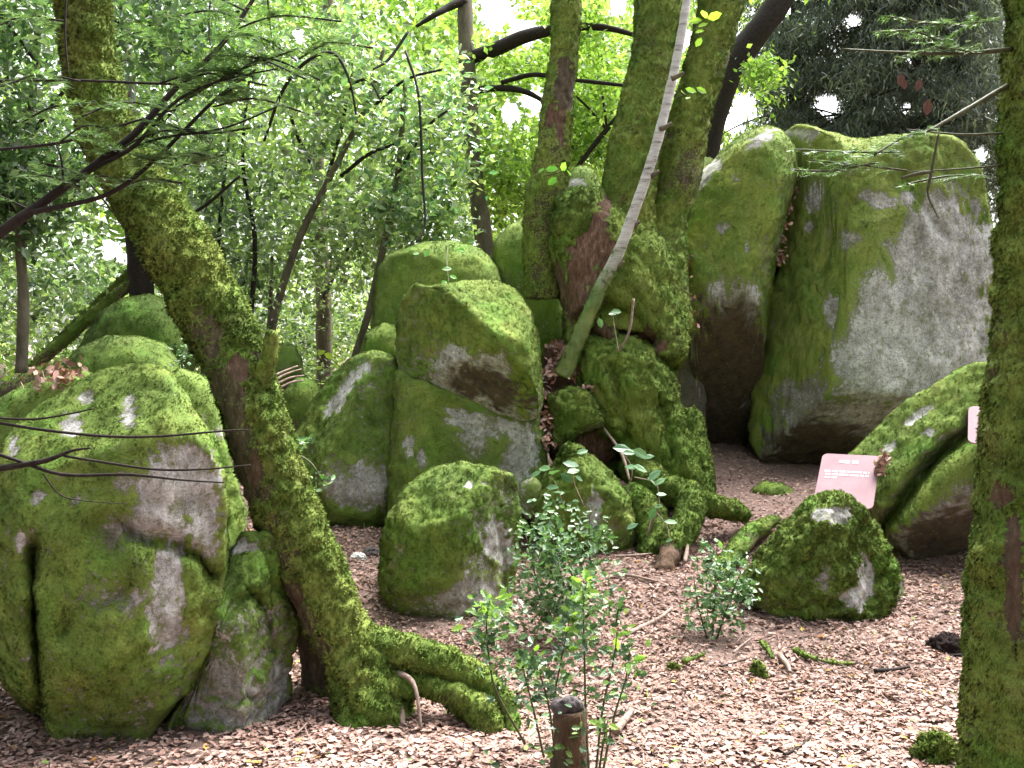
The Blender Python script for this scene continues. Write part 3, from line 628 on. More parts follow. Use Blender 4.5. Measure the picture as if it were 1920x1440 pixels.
def unseen_shade_crown(parent, c, rad, n, seed):
    rng = np.random.default_rng(seed); u = unit(rng.normal(size=(n // 20, 3))) * rng.random((n // 20, 1)) ** 0.4
    p = np.repeat(np.array(c) + u * rad, 20, 0); p = p + rng.normal(size=p.shape) * 0.22; m = len(p)
    t = unit(rng.normal(size=(m, 3))); b = unit(np.cross(t, rng.normal(size=(m, 3)) + [0, 0, 2])); s_ = 0.055 * (0.6 + 0.7 * rng.random((m, 1)))
    V = np.stack([p - t * s_, p + b * s_ * 0.5, p + t * s_, p - b * s_ * 0.5], 1).reshape(-1, 3); i4 = np.arange(m)[:, None] * 4
    o = link('crown', V, np.concatenate([i4 + [0, 1, 2], i4 + [0, 2, 3]]), M_BROAD, parent, {'col': np.tile([[0.09, 0.19, 0.03]], (len(V), 1))}, False); o['kind'] = 'stuff'
unseen_shade_crown(lt, (-3.2, 7.4, 6.6), (2.6, 2.0, 1.0), 9000, 5)  # unseen crown added above the view to shade the left boulders

# ------------------------------------------------------------------ old many-stemmed tree on its root pedestal
ct = empty('many_stemmed_tree', P(1200, 900, 7.6), 'old many-stemmed mossy tree on a bulging root pedestal among the boulders', 'tree')
tk = boulder(None, [(1035, 450), (1060, 400), (1120, 355), (1200, 400), (1240, 450), (1264, 500), (1268, 560), (1280, 610), (1287, 650), (1276, 675), (1262, 700), (1272, 760), (1286, 820), (1310, 870), (1328, 920), (1270, 935), (1215, 920), (1160, 890), (1110, 850), (1070, 790), (1058, 720), (1060, 650), (1056, 580), (1044, 520)],
    7.85, 0.48, 6, name='trunk', parent=ct, mat=M_BARK, dens=16000, maxn=70000, e=0.7, smooth=3, low=0.04, mid=0.035, fine=0.03, up=0.4, bias=0.74, nz=0.35, hue=0.14, droop=0.6, L=0.026, centre=(1175, 660),
    grooves=[([(1140, 585), (1185, 620), (1215, 642)], 18, 0.28), ([(1095, 600), (1120, 660)], 20, 0.2), ([(1275, 690), (1205, 678)], 12, 0.14), ([(1110, 830), (1160, 870)], 18, 0.2), ([(1160, 720), (1175, 800)], 14, 0.08)],
    stain_shade=[(1105, 470, 38, 75, 1.1, 20), (1135, 400, 10, 50, 0.9, 10), (1190, 640, 50, 22, 0.9), (1080, 540, 20, 60, 0.9), (1120, 630, 30, 30, 0.5), (1050, 560, 16, 60, 0.8)], seed=61)
boulder(None, [(1088, 640), (1150, 622), (1222, 650), (1258, 700), (1270, 760), (1288, 820), (1312, 870), (1334, 935), (1280, 952), (1225, 935), (1185, 900), (1168, 840), (1130, 800), (1092, 745)], 7.58, 0.34, 6, name='root_skirt', parent=ct, mat=M_BARK, dens=16000, maxn=40000, e=0.8, low=0.035, mid=0.04, fine=0.03, up=0.3, bias=0.82, nz=0.25, hue=0.16, droop=0.6, L=0.026, centre=(1195, 790), seed=66,
    grooves=[([(1150, 700), (1175, 800), (1215, 900)], 12, 0.06), ([(1235, 760), (1262, 860)], 10, 0.05)])
mossy_tube('stem', [(1018, 560, 7.95, 60), (1018, 470, 7.92, 70), (1022, 390, 7.9, 72), (1035, 300, 7.92, 64), (1044, 200, 7.95, 54), (1057, 110, 8.0, 50), (1060, 0, 8.05, 50), (1062, -200, 8.2, 46)], ct, 150, 48, seed=41, dens=12000, rel=0.10, up=0.2, bias=0.56, nz=0.55, hue=0.26, stain_shade=[(1032, 215, 9, 22, 0.9), (1050, 235, 8, 30, 0.7)], bare=[(1060, 160, 16, 40, 0.8)], knob=0.2)
mossy_tube('stem', [(1160, 620, 7.83, 190), (1166, 500, 7.82, 146), (1173, 415, 7.82, 108), (1184, 300, 7.82, 92), (1205, 200, 7.85, 84), (1226, 100, 7.9, 78), (1240, 0, 7.95, 80), (1262, -200, 8.1, 74)], ct, 160, 56, seed=42, dens=12000, rel=0.08, up=0.2, bias=0.68, nz=0.4, hue=0.24, knob=0.12, maxn=60000)
mossy_tube('stem', [(1215, 260, 8.25, 40), (1204, 160, 8.25, 38), (1207, 60, 8.25, 36), (1213, -200, 8.3, 36)], ct, 60, 28, seed=43, dens=10000, rel=0.06, bias=0.55, hue=0.1)
mossy_tube('stem', [(1215, 620, 7.95, 150), (1234, 500, 7.98, 108), (1248, 420, 8.0, 80), (1276, 300, 8.02, 80), (1300, 200, 8.05, 74), (1328, 100, 8.1, 74), (1354, 0, 8.15, 80), (1400, -200, 8.3, 76)], ct, 150, 52, seed=44, dens=12000, rel=0.09, up=0.2, bias=0.60, nz=0.5, hue=0.18, knob=0.15, maxn=50000)
boulder(None, [(1036, 410), (1048, 370), (1088, 352), (1120, 366), (1127, 420), (1112, 462), (1075, 490), (1040, 470)], 7.72, 0.22, 5, name='burl', parent=ct, mat=M_BARK, dens=15000, e=0.7, low=0.08, mid=0.07, fine=0.025, bias=0.72, seed=62, droop=0.5, L=0.026)
boulder(None, [(1022, 790), (1030, 745), (1060, 727), (1100, 735), (1130, 770), (1128, 800), (1085, 815), (1060, 835), (1030, 850)], 7.35, 0.18, 5, name='root_ledge', parent=ct, mat=M_BARK, dens=18000, e=0.7, low=0.08, mid=0.07, fine=0.025, bias=0.75, seed=63, droop=0.6, L=0.026)
boulder(None, [(1015, 700), (1022, 650), (1060, 640), (1110, 690), (1160, 760), (1165, 840), (1120, 880), (1040, 880), (1016, 800)], 7.62, 0.18, 5, name='root_soil', parent=ct, mat=M_BARK, dens=100, e=0.7, low=0.08, mid=0.08, fine=0.03, bias=0.0, up=0.0, nz=0.2, stain_shade=[(1090, 760, 120, 140, 1.0)], seed=64)
mossy_tube('root', [(1285, 780, 7.75, 60), (1298, 850, 7.6, 62), (1304, 905, 7.5, 66), (1310, 945, 7.4, 60)], ct, 50, 36, seed=45, dens=16000, bias=0.8, nz=0.2, hue=0.05, L=0.024)
mossy_tube('root', [(1190, 870, 7.4, 70), (1235, 915, 7.15, 54), (1290, 930, 6.95, 52), (1292, 970, 6.75, 50), (1262, 1025, 6.5, 44), (1245, 1065, 6.32, 32), (1225, 1085, 6.25, 16)], ct, 90, 36, seed=46, dens=18000, bias=0.72, nz=0.3, hue=0.0, bare=[(1250, 1050, 30, 28, 1.1)], stain_shade=[(1250, 1052, 30, 28, 0.6)], L=0.024)
mossy_tube('root', [(1285, 930, 6.95, 46), (1330, 948, 6.95, 42), (1372, 955, 7.05, 34), (1400, 970, 7.1, 20)], ct, 50, 28, seed=47, dens=18000, bias=0.72, hue=-0.05, L=0.024)
mossy_tube('root', [(1180, 930, 7.05, 60), (1215, 965, 6.9, 60), (1225, 1010, 6.75, 50), (1215, 1050, 6.65, 40)], ct, 50, 28, seed=48, dens=18000, bias=0.7, hue=-0.15, L=0.024)
mossy_tube('root', [(1455, 975, 7.1, 16), (1410, 1000, 6.8, 34), (1375, 1040, 6.5, 36), (1345, 1085, 6.2, 28)], ct, 50, 28, seed=49, dens=16000, bias=0.5, nz=0.6, hue=0.05)
for q in ([(1188, 560, 7.3, 5), (1180, 620, 7.28, 5), (1160, 660, 7.3, 4)], [(1283, 970, 6.7, 10), (1288, 1020, 6.5, 9), (1284, 1055, 6.35, 8)], [(1130, 800, 7.3, 6), (1165, 850, 7.1, 6), (1180, 900, 6.95, 5)]):
    V, F = ptube(q, 16, 6, rel=0.2, frq=20); link('rootlet', V, F, M_STICK, ct)

# ------------------------------------------------------------------ slanting birch pole
bt = empty('birch_sapling', P(1062, 695, 7.35), 'thin white-barked birch leaning across the many-stemmed tree', 'tree')
def mat_birch():
    m, t, b = new_mat('birch_bark')
    mp = t.nodes.new('ShaderNodeMapping'); mp.inputs['Scale'].default_value = (0.25, 0.25, 1.6)
    t.links.new(t.nodes.new('ShaderNodeTexCoord').outputs['Object'], mp.inputs[0])
    w_ = ramp(t, noise(t, 22, 5, 0.75, mp.outputs[0]), [(0.33, (0.06, 0.055, 0.05)), (0.43, (0.32, 0.305, 0.29)), (0.65, (0.52, 0.50, 0.49))])
    f = node(t, 'ShaderNodeMath', operation='MULTIPLY'); t.links.new(attr(t, 'moss').outputs['Fac'], f.inputs[0]); f.inputs[1].default_value = 0.9
    t.links.new(mixc(t, w_, attr(t, 'col').outputs['Color'], f.outputs[0]), b.inputs['Base Color']); b.inputs['Roughness'].default_value = 0.7
    bump(t, b, noise(t, 40, 4, 0.6, mp.outputs[0]), 0.4, 0.006)
    return m
V, F = ptube([(1055, 705, 7.36, 34), (1090, 622, 7.32, 29), (1128, 535, 7.28, 25), (1162, 468, 7.26, 22), (1195, 380, 7.26, 20), (1225, 290, 7.28, 19), (1249, 200, 7.32, 18), (1272, 95, 7.36, 17), (1288, 0, 7.4, 16), (1308, -160, 7.5, 14)], 140, 20, rel=0.12, frq=9, seed=50)
N = vnormals(V, F); py = proj(V)[1]
m = np.clip(ss(440, 560, py + 40 * fbm(V * 12, 3)) + 0.0, 0, 1)
o = link('trunk', V, F, mat_birch(), bt, {'moss': m, 'stain_shade': m * 0, 'col': moss_colour(V, 0.1, 50) * 0.9})
moss_blades('moss', o, V, F, N, m, 16000, 0.012, 0.1, 50, 0.3, 12000)
for (x, y) in ((1180, 425), (1240, 240), (1216, 330), (1262, 145), (1150, 500)):
    d = 7.27; V, F = ptube([(x - 3, y + 3, d, 11), (x + 12, y - 4, d - 0.02, 9), (x + 20, y - 10, d - 0.03, 5)], 8, 8, rel=0.2, frq=30); link('branch_stub', V, F, M_GREYBARK, bt)

# ------------------------------------------------------------------ near trunk at the right edge
rt = empty('near_tree', np.array([P(1905, 1440, 3.0)[0], P(1905, 1440, 3.0)[1], 0.0]), 'upright trunk furred with hanging moss, nearest the camera', 'tree')
mossy_tube('trunk', [(2010, -700, 3.05, 190), (1997, -100, 3.02, 190), (1990, 200, 3.0, 190), (1982, 420, 3.0, 190), (1964, 650, 3.0, 192), (1948, 850, 3.0, 198), (1932, 1050, 3.0, 204), (1921, 1250, 3.0, 206), (1914, 1440, 3.0, 210), (1908, 1720, 3.0, 240)], rt, 320, 90, seed=55, rel=0.09, frq=9, dens=52000, L=0.017, up=0.2, bias=0.66, nz=0.5, hue=0.12, droop=1.5, maxn=110000,
    stain_shade=[(1900, 1050, 14, 110, 0.35), (1880, 930, 22, 24, 0.45)], bare=[(1900, 1100, 16, 140, 0.3)], knob=0.15)

# ------------------------------------------------------------------ leaves
LEAF4 = (np.array([[-0.5, 0, 0], [0.0, -0.26, 0.06], [0.5, 0, -0.03], [0.0, 0.26, 0.06]]), np.array([[0, 1, 2], [0, 2, 3]]))
LEAF6 = (np.array([[-0.5, 0, 0.04], [-0.18, 0.27, 0.10], [0.22, 0.24, 0.09], [0.5, 0, 0.06], [0.22, -0.24, 0.12], [-0.18, -0.27, 0.08]]), np.array([[0, 3, 2], [0, 2, 1], [0, 5, 4], [0, 4, 3]]))
def spiny():
    v = [[-0.5, 0, 0]]; up_ = []; dn = []
    for k, x in enumerate(np.linspace(-0.38, 0.36, 7)):
        wv = 0.27 * math.sin(math.pi * (x + 0.62) / 1.15) * (1.25 if k % 2 else 0.68)
        up_.append([x, wv, 0.09 if k % 2 else 0.03]); dn.append([x, -wv, 0.09 if k % 2 else 0.03])
    pts = v + up_ + [[0.54, 0, 0.03]] + dn + [[0.0, 0, -0.02]]
    n = 7; mid = len(pts) - 1; ringi = [0] + list(range(1, n + 1)) + [n + 1] + [n + 2 + i for i in range(n)][::-1]
    f = [[mid, ringi[(k + 1) % len(ringi)], ringi[k]] for k in range(len(ringi))]
    return np.array(pts, float), np.array(f)
HOLLY = spiny()
def leaves(c, n, s, col, tpl, rng):
    """vertex, face, colour arrays of many leaves: centres c, facing n, lengths s"""
    T, F = tpl; k = len(T)
    t = unit(np.cross(n, rng.normal(size=n.shape))); b = np.cross(n, t)
    V = c[:, None] + s[:, None, None] * (T[None, :, 0:1] * t[:, None] + T[None, :, 1:2] * b[:, None] + T[None, :, 2:3] * n[:, None])
    FF = (F[None] + (np.arange(len(c)) * k)[:, None, None]).reshape(-1, 3)
    return V.reshape(-1, 3), FF, np.repeat(col, k, axis=0)
def pal(rng, n, cols, jit=0.18):
    i = rng.integers(0, len(cols), n); j = rng.integers(0, len(cols), n); t = rng.random(n)[:, None]
    c = np.array(cols, float)
    return lerp(c[i], c[j], t) * (1 + jit * rng.normal(size=(n, 1))).clip(0.4, 1.8)
def clumps(rng, centre, rad, nclump, per, sig, bias=0.5):
    """points in clumps inside an ellipsoid"""
    u = unit(rng.normal(size=(nclump, 3))) * (rng.random((nclump, 1)) ** bias)
    cc = centre + u * rad
    p = np.repeat(cc, per, axis=0)
    return p + rng.normal(size=p.shape) * sig
P_HOLLY = [(0.046, 0.085, 0.042), (0.075, 0.13, 0.06), (0.13, 0.18, 0.10), (0.10, 0.165, 0.05), (0.044, 0.075, 0.046)]
P_LIME = [(0.14, 0.23, 0.045), (0.21, 0.31, 0.065), (0.10, 0.18, 0.04), (0.27, 0.36, 0.11)]
P_PALE = [(0.11, 0.17, 0.075), (0.18, 0.25, 0.125), (0.065, 0.115, 0.05), (0.25, 0.32, 0.17), (0.23, 0.31, 0.11)]  # palest grey-green puts sky glints into the leaf colour
P_FIR = [(0.10, 0.125, 0.10), (0.14, 0.17, 0.135), (0.075, 0.095, 0.082)]
P_LITTER = [(0.345, 0.215, 0.180), (0.41, 0.28, 0.24), (0.285, 0.165, 0.132), (0.45, 0.33, 0.29), (0.37, 0.245, 0.205), (0.23, 0.13, 0.105)]

# leaf litter on the forest floor
def litter():
    rng = np.random.default_rng(21)
    def band(n, y0, y1):
        y = y0 + (y1 - y0) * rng.random(n); x = (rng.random(n) * 2 - 1) * (0.58 * y + 0.5)
        return np.stack([x, y], 1)
    xy = np.concatenate([band(60000, 3.4, 5.2), band(42000, 5.2, 7.2), band(18000, 7.2, 10.5)])
    z = np.concatenate([ground_z(a[:, 0], a[:, 1]) for a in np.array_split(xy, 40)])
    q = np.stack([xy[:, 0], xy[:, 1], np.zeros(len(xy))], 1)
    z = z + 0.03 * fbm(q * 1.7, 3) + 0.014 * fbm(q * 9, 2)
    bare = fbm(q * 0.9 + 5, 3) + 0.5 * np.exp(-((q[:, 0] - 1.3) / 0.9) ** 2 - ((q[:, 1] - 4.9) / 0.6) ** 2)
    kp = rng.random(len(q)) > 0.75 * ss(0.2, 0.7, bare); xy, z, q = xy[kp], z[kp], q[kp]
    n = len(xy)
    c = np.stack([xy[:, 0], xy[:, 1], z + 0.003 + 0.014 * rng.random(n)], 1)
    nr = unit(np.array([0, 0, 1.0]) + rng.normal(size=(n, 3)) * np.array([0.2, 0.2, 0.1]))
    s = 0.016 + 0.028 * rng.random(n)
    col = pal(rng, n, P_LITTER)
    g = rng.random(n); col[g < 0.012] = pal(rng, (g < 0.012).sum(), [(0.42, 0.20, 0.05), (0.45, 0.33, 0.07)]); col[g > 0.995] = pal(rng, (g > 0.995).sum(), P_LIME)
    tone = 1 + 0.3 * fbm(q * 1.3 + 3, 4); col = col * tone[:, None]
    h = int((xy[:, 1] < 4.8).sum() * 0.6)
    o_ = np.argsort(xy[:, 1] + 1.2 * rng.random(n)); c, nr, s, col = c[o_], nr[o_], s[o_], col[o_]
    CURL = (LEAF4[0] * [1, 1.05, 1.6], LEAF4[1])
    V, F, C = leaves(c[:h], nr[:h], s[:h], col[:h], LEAF6, rng)
    V2, F2, C2 = leaves(c[h:], unit(nr[h:] + 0.16 * rng.normal(size=(n - h, 3))), s[h:], col[h:] * 0.9, CURL, rng)
    q = rng.permutation(n)[:5000]; m = len(q)                    # crumbs of twig between the leaves
    a = unit(rng.normal(size=(m, 3)) * [1, 1, 0.15]); b = np.cross(a, [0, 0, 1.0]) * 0.0022; ln = rng.uniform(0.02, 0.07, m)[:, None]; cc = c[q] + [0, 0, 0.012]
    V3 = np.stack([cc - a * ln - b, cc - a * ln + b, cc + a * ln + b, cc + a * ln - b], 1).reshape(-1, 3); i4 = np.arange(m)[:, None] * 4
    F3 = np.concatenate([i4 + [0, 1, 2], i4 + [0, 2, 3]])
    C3 = np.repeat(pal(rng, m, [(0.10, 0.06, 0.05), (0.3, 0.2, 0.17), (0.05, 0.03, 0.025)]), 4, 0)
    F = np.concatenate([F, F2 + len(V), F3 + len(V) + len(V2)]); V = np.concatenate([V, V2, V3]); C = np.concatenate([C, C2, C3])
    tag(link('leaf_litter', V, F, M_LITTER, None, {'col': C}, False), 'pinkish brown dry leaves covering the forest floor', 'leaf litter', kind='stuff')
litter()

def drift(label, spots, sig, n, dz=0.0):
    """a pocket of dead leaves caught between rocks"""
    rng = np.random.default_rng(int(n) + len(spots)); cs = []
    for (x, y, d) in spots: cs.append(np.repeat(P(x, y, d)[None], n // len(spots), 0))
    c = np.concatenate(cs); c = c + rng.normal(size=c.shape) * sig
    V, F, C = leaves(c, unit(rng.normal(size=c.shape) + [0, -0.4, 0.8]), 0.03 + 0.03 * rng.random(len(c)), pal(rng, len(c), P_LITTER[2:] + [(0.3, 0.13, 0.09)]), LEAF6, rng)
    tag(link('leaf_drift', V, F, M_LITTER, None, {'col': C}, False), label, 'leaf litter', 'dead leaves caught between rocks', 'stuff')
drift('brown leaves packed in the cleft of the giant boulder', [(1484, 330, 8.85), (1478, 360, 8.8), (1472, 390, 8.75), (1467, 420, 8.7), (1462, 450, 8.7), (1458, 480, 8.7)], 0.03, 360)
drift('reddish dead leaves caught beside the tree pedestal and balanced boulder', [(1040, 660, 7.5), (1055, 675, 7.45), (1075, 700, 7.4), (1022, 790, 7.2), (1022, 830, 7.15), (1100, 735, 7.3), (1028, 700, 7.4), (1024, 750, 7.3)], 0.035, 420)
drift('shaded leaves in the gap right of the pedestal', [(1270, 520, 8.3), (1278, 560, 8.3), (1288, 600, 8.3), (1290, 500, 8.5)], 0.05, 240)
drift('dead leaves lying on the bank behind the huge boulder', [(80, 712, 5.9), (105, 708, 5.9), (125, 702, 5.9)], 0.05, 120)

# ------------------------------------------------------------------ background trees
def bg_tree(name, label, stems, crowns, leaf, mat, palette, cat='tree', group=None, bark=None, seed=0, tpl=LEAF4, limbs=()):
    rng = np.random.default_rng(seed + 300)
    a = stems[0][0]
    base = P(a[0], a[1], a[2])
    t = empty(name, base, label, cat, group)
    for k, s in enumerate(stems):
        V, F = ptube(s, 40, 12, rel=0.14, frq=5, seed=seed + k); link('trunk', V, F, bark or M_GREYBARK, t)
    for k, s in enumerate(limbs):
        V, F = ptube(s, 24, 8, rel=0.12, frq=6, seed=seed + k); link('limb', V, F, M_TWIG, t)
    Vs, Fs, Cs, off = [], [], [], 0
    for (x, y, d, rx, ry, rd, ncl, per, sig) in crowns:
        k = d / FPX
        p = clumps(rng, P(x, y, d), np.array([rx * k, rd, ry * k]), ncl, per, sig)
        px, py, _ = proj(p); keep = np.ones(len(p), bool)
        for gx_, gy_, gr in GAPS:
            keep &= np.hypot(px - gx_, py - gy_) > gr * (0.6 + 0.6 * rng.random(len(p)))
        p = p[keep]; p = p[p[:, 2] > ground_z(p[:, 0], p[:, 1]) + 0.1]; n = len(p)
        nr = unit(rng.normal(size=(n, 3)) * [0.8, 0.8, 0.6] + [0, -0.25, 0.75])
        s = leaf * (0.6 + 0.7 * rng.random(n))
        V, F, C = leaves(p, nr, s, pal(rng, n, palette, 0.25), tpl, rng)
        Vs.append(V); Fs.append(F + off); Cs.append(C); off += len(V)
    if Vs:
        o = link('crown', np.concatenate(Vs), np.concatenate(Fs), mat, t, {'col': np.concatenate(Cs)}, False); o['kind'] = 'stuff'
    return t
GAPS = [(930, 25, 55), (985, 60, 40), (1000, 190, 34), (960, 210, 28), (1395, 195, 38), (1552, 195, 34), (1290, 75, 25), (210, 470, 30), (245, 485, 22), (1600, 35, 20), (1715, 110, 22), (1840, 285, 24), (1370, 230, 30), (1480, 15, 16), (560, 70, 20), (1160, 15, 26), (1700, 200, 15)]

# holly understorey, left to centre
bg_tree('holly_tree', 'dark holly thicket filling the upper left corner', [[(40, 700, 8.5, 22), (44, 560, 8.5, 20), (38, 430, 8.5, 18), (60, 200, 8.6, 14), (80, -100, 8.7, 10)]],
        [(60, 80, 8.6, 190, 170, 0.7, 75, 30, 0.13), (40, 330, 8.6, 130, 130, 0.6, 100, 32, 0.12), (330, 60, 8.0, 180, 150, 0.6, 60, 32, 0.13), (-100, 250, 8.5, 200, 400, 0.8, 120, 30, 0.14)], 0.092, M_HOLLYBG, P_HOLLY[:3] + [(0.06, 0.12, 0.05), (0.10, 0.17, 0.07)], group='holly trees behind the boulders', seed=1, limbs=[[(60, 250, 8.4, 9), (140, 150, 8.3, 7), (260, 60, 8.2, 5), (380, 0, 8.1, 3)], [(48, 420, 8.4, 8), (-10, 350, 8.3, 6), (-60, 330, 8.2, 4)], [(70, 120, 8.4, 7), (10, 40, 8.3, 5), (-40, 10, 8.3, 4)], [(55, 300, 8.3, 6), (150, 330, 8.1, 5), (230, 420, 8.0, 3)]])
bg_tree('holly_tree', 'shaded trunk and holly foliage rising behind the upper green dome boulder', [[(268, 600, 9.4, 46), (262, 480, 9.4, 46), (250, 350, 9.4, 42), (230, 100, 9.5, 34), (220, -150, 9.6, 30)]],
        [(400, 300, 9.5, 190, 140, 0.6, 50, 32, 0.13), (430, 480, 9.8, 110, 130, 0.5, 40, 30, 0.12), (120, 520, 10.0, 130, 110, 0.5, 45, 30, 0.12)], 0.092, M_HOLLYBG, P_HOLLY + P_PALE[:2], group='holly trees behind the boulders', seed=2, bark=M_TWIG, limbs=[[(245, 300, 9.4, 12), (330, 200, 9.3, 10), (420, 150, 9.2, 6), (500, 160, 9.1, 4)], [(255, 420, 9.4, 9), (360, 400, 9.2, 7), (450, 330, 9.1, 5)], [(235, 130, 9.4, 10), (330, 60, 9.3, 7), (450, 20, 9.2, 5)], [(405, 560, 9.6, 8), (412, 420, 9.5, 7), (430, 250, 9.5, 5)], [(470, 600, 9.7, 10), (478, 450, 9.7, 9), (455, 300, 9.7, 7), (470, 120, 9.7, 5)]])
bg_tree('holly_tree', 'grey upright trunk with glossy holly leaves left of the stacked boulders', [[(606, 740, 11.5, 30), (608, 640, 11.5, 30), (604, 500, 11.5, 28), (596, 350, 11.5, 24), (604, 150, 11.6, 20), (625, -100, 11.7, 18)]],
        [(620, 250, 10.5, 170, 170, 0.7, 62, 32, 0.14), (560, 450, 10.8, 130, 130, 0.5, 45, 32, 0.13), (690, 420, 10.4, 120, 110, 0.6, 50, 32, 0.13), (570, 620, 12.2, 100, 80, 0.4, 20, 26, 0.12)], 0.092, M_HOLLYBG, P_PALE + P_HOLLY[1:3], group='holly trees behind the boulders', seed=3, limbs=[[(600, 380, 11.3, 8), (640, 240, 10.2, 7), (655, 170, 9.8, 6), (690, 150, 9.6, 5), (720, 200, 9.5, 3)], [(495, 265, 9.4, 5), (530, 170, 9.3, 7), (575, 115, 9.2, 7), (625, 100, 9.2, 6), (655, 150, 9.2, 5), (668, 215, 9.2, 4)], [(598, 330, 11.2, 10), (560, 260, 10.6, 8), (540, 200, 10.4, 5)], [(606, 560, 11.3, 8), (650, 470, 10.8, 6), (680, 430, 10.6, 4)]])
bg_tree('holly_tree', 'thin twin-stemmed holly with pale glossy leaves above the broad mossy boulder', [[(660, 690, 9.6, 15), (690, 590, 9.6, 14), (715, 480, 9.6, 13), (745, 330, 9.6, 11), (760, 150, 9.6, 8)], [(500, 690, 9.9, 17), (515, 590, 9.9, 16), (560, 450, 9.9, 14), (620, 330, 9.9, 12), (690, 190, 9.9, 9), (720, 90, 9.9, 7)]],
        [(780, 230, 9.6, 150, 130, 0.6, 58, 32, 0.13), (790, 400, 9.5, 110, 80, 0.4, 50, 30, 0.11), (640, 130, 9.9, 150, 110, 0.5, 55, 32, 0.13)], 0.088, M_HOLLYBG, P_PALE + [(0.10, 0.20, 0.09), (0.06, 0.14, 0.08)], group='holly trees behind the boulders', seed=4, limbs=[[(760, 95, 9.2, 5), (785, 180, 9.1, 5), (792, 330, 9.0, 5), (797, 420, 8.9, 4), (780, 455, 8.8, 3)], [(745, 330, 9.5, 7), (800, 240, 9.3, 6), (850, 200, 9.2, 4)], [(640, 330, 9.8, 9), (690, 290, 9.6, 7), (740, 270, 9.5, 5)], [(765, 60, 9.4, 6), (730, 110, 9.3, 6), (700, 130, 9.2, 4)], [(700, 200, 9.8, 7), (760, 150, 9.6, 6), (830, 130, 9.5, 4)]])
# broad-leaved trees, centre
bg_tree('woodland_tree', 'slender dark trunk with one long horizontal limb and bright green leaves', [[(922, 560, 11.0, 36), (908, 450, 11.0, 34), (890, 330, 11.0, 30), (880, 180, 11.0, 32), (874, 80, 11.0, 30), (868, -150, 11.2, 26)]],
        [(950, 130, 11.6, 140, 140, 0.7, 110, 34, 0.14), (1120, 180, 12.0, 130, 150, 0.8, 120, 34, 0.14), (960, 330, 11.4, 110, 90, 0.6, 90, 32, 0.13), (1110, 40, 11.0, 140, 70, 0.6, 70, 30, 0.14)], 0.085, M_BROAD, P_LIME, group='broad-leaved trees in the background', seed=5,
        limbs=[[(876, 110, 11.0, 26), (930, 92, 10.9, 28), (985, 68, 10.8, 26), (1045, 55, 10.8, 20), (1120, 50, 10.8, 14), (1190, 66, 10.7, 9), (1240, 90, 10.7, 6)], [(885, 170, 11.0, 14), (940, 165, 10.9, 13), (985, 172, 10.8, 11), (1020, 190, 10.8, 8)], [(940, 155, 10.9, 9), (1000, 140, 10.8, 9), (1060, 148, 10.8, 8), (1170, 160, 10.8, 7)], [(872, 0, 11, 16), (840, 14, 10.9, 15), (815, 28, 10.8, 11), (780, 50, 10.8, 6)]])
bg_tree('woodland_tree', 'thin forked stem with bright leaves seen between the mossy stems', [[(1060, 345, 11.4, 7), (1100, 290, 11.4, 9), (1140, 240, 11.4, 10), (1175, 200, 11.4, 8)], [(1137, 242, 11.4, 6), (1105, 205, 11.4, 5), (1080, 180, 11.4, 4)], [(1138, 241, 11.4, 5), (1130, 180, 11.4, 4)]],
        [(1090, 280, 12.0, 90, 80, 0.5, 60, 30, 0.12), (1290, 130, 12.5, 110, 150, 0.7, 70, 30, 0.14)], 0.08, M_BROAD, P_LIME + P_PALE[1:2], group='broad-leaved trees in the background', seed=6, bark=M_TWIG)
bg_tree('woodland_tree', 'dark leaning trunk crossing behind the right mossy stem', [[(1290, 420, 10.2, 40), (1325, 300, 10.2, 36), (1360, 160, 10.2, 44), (1395, 90, 10.2, 50), (1450, 20, 10.2, 48), (1560, -150, 10.3, 44)]],
        [(1400, 170, 11.0, 60, 60, 0.4, 26, 26, 0.12), (1440, 130, 9.8, 70, 14, 0.2, 14, 26, 0.07), (1470, -60, 10.4, 150, 60, 0.5, 40, 26, 0.12)], 0.075, M_BROAD, P_LIME[:3], group='broad-leaved trees in the background', seed=7, bark=M_TWIG)
bg_tree('woodland_tree', 'pale green sapling behind the gap left of the steep boulder', [[(505, 660, 10.5, 9), (503, 625, 10.5, 11), (506, 600, 10.5, 10), (510, 480, 10.5, 6)]],
        [(640, 580, 13.0, 110, 110, 0.5, 70, 30, 0.13), (560, 690, 12.6, 70, 50, 0.4, 30, 26, 0.10)], 0.06, M_BROAD, P_LIME + P_PALE, group='broad-leaved trees in the background', seed=8)
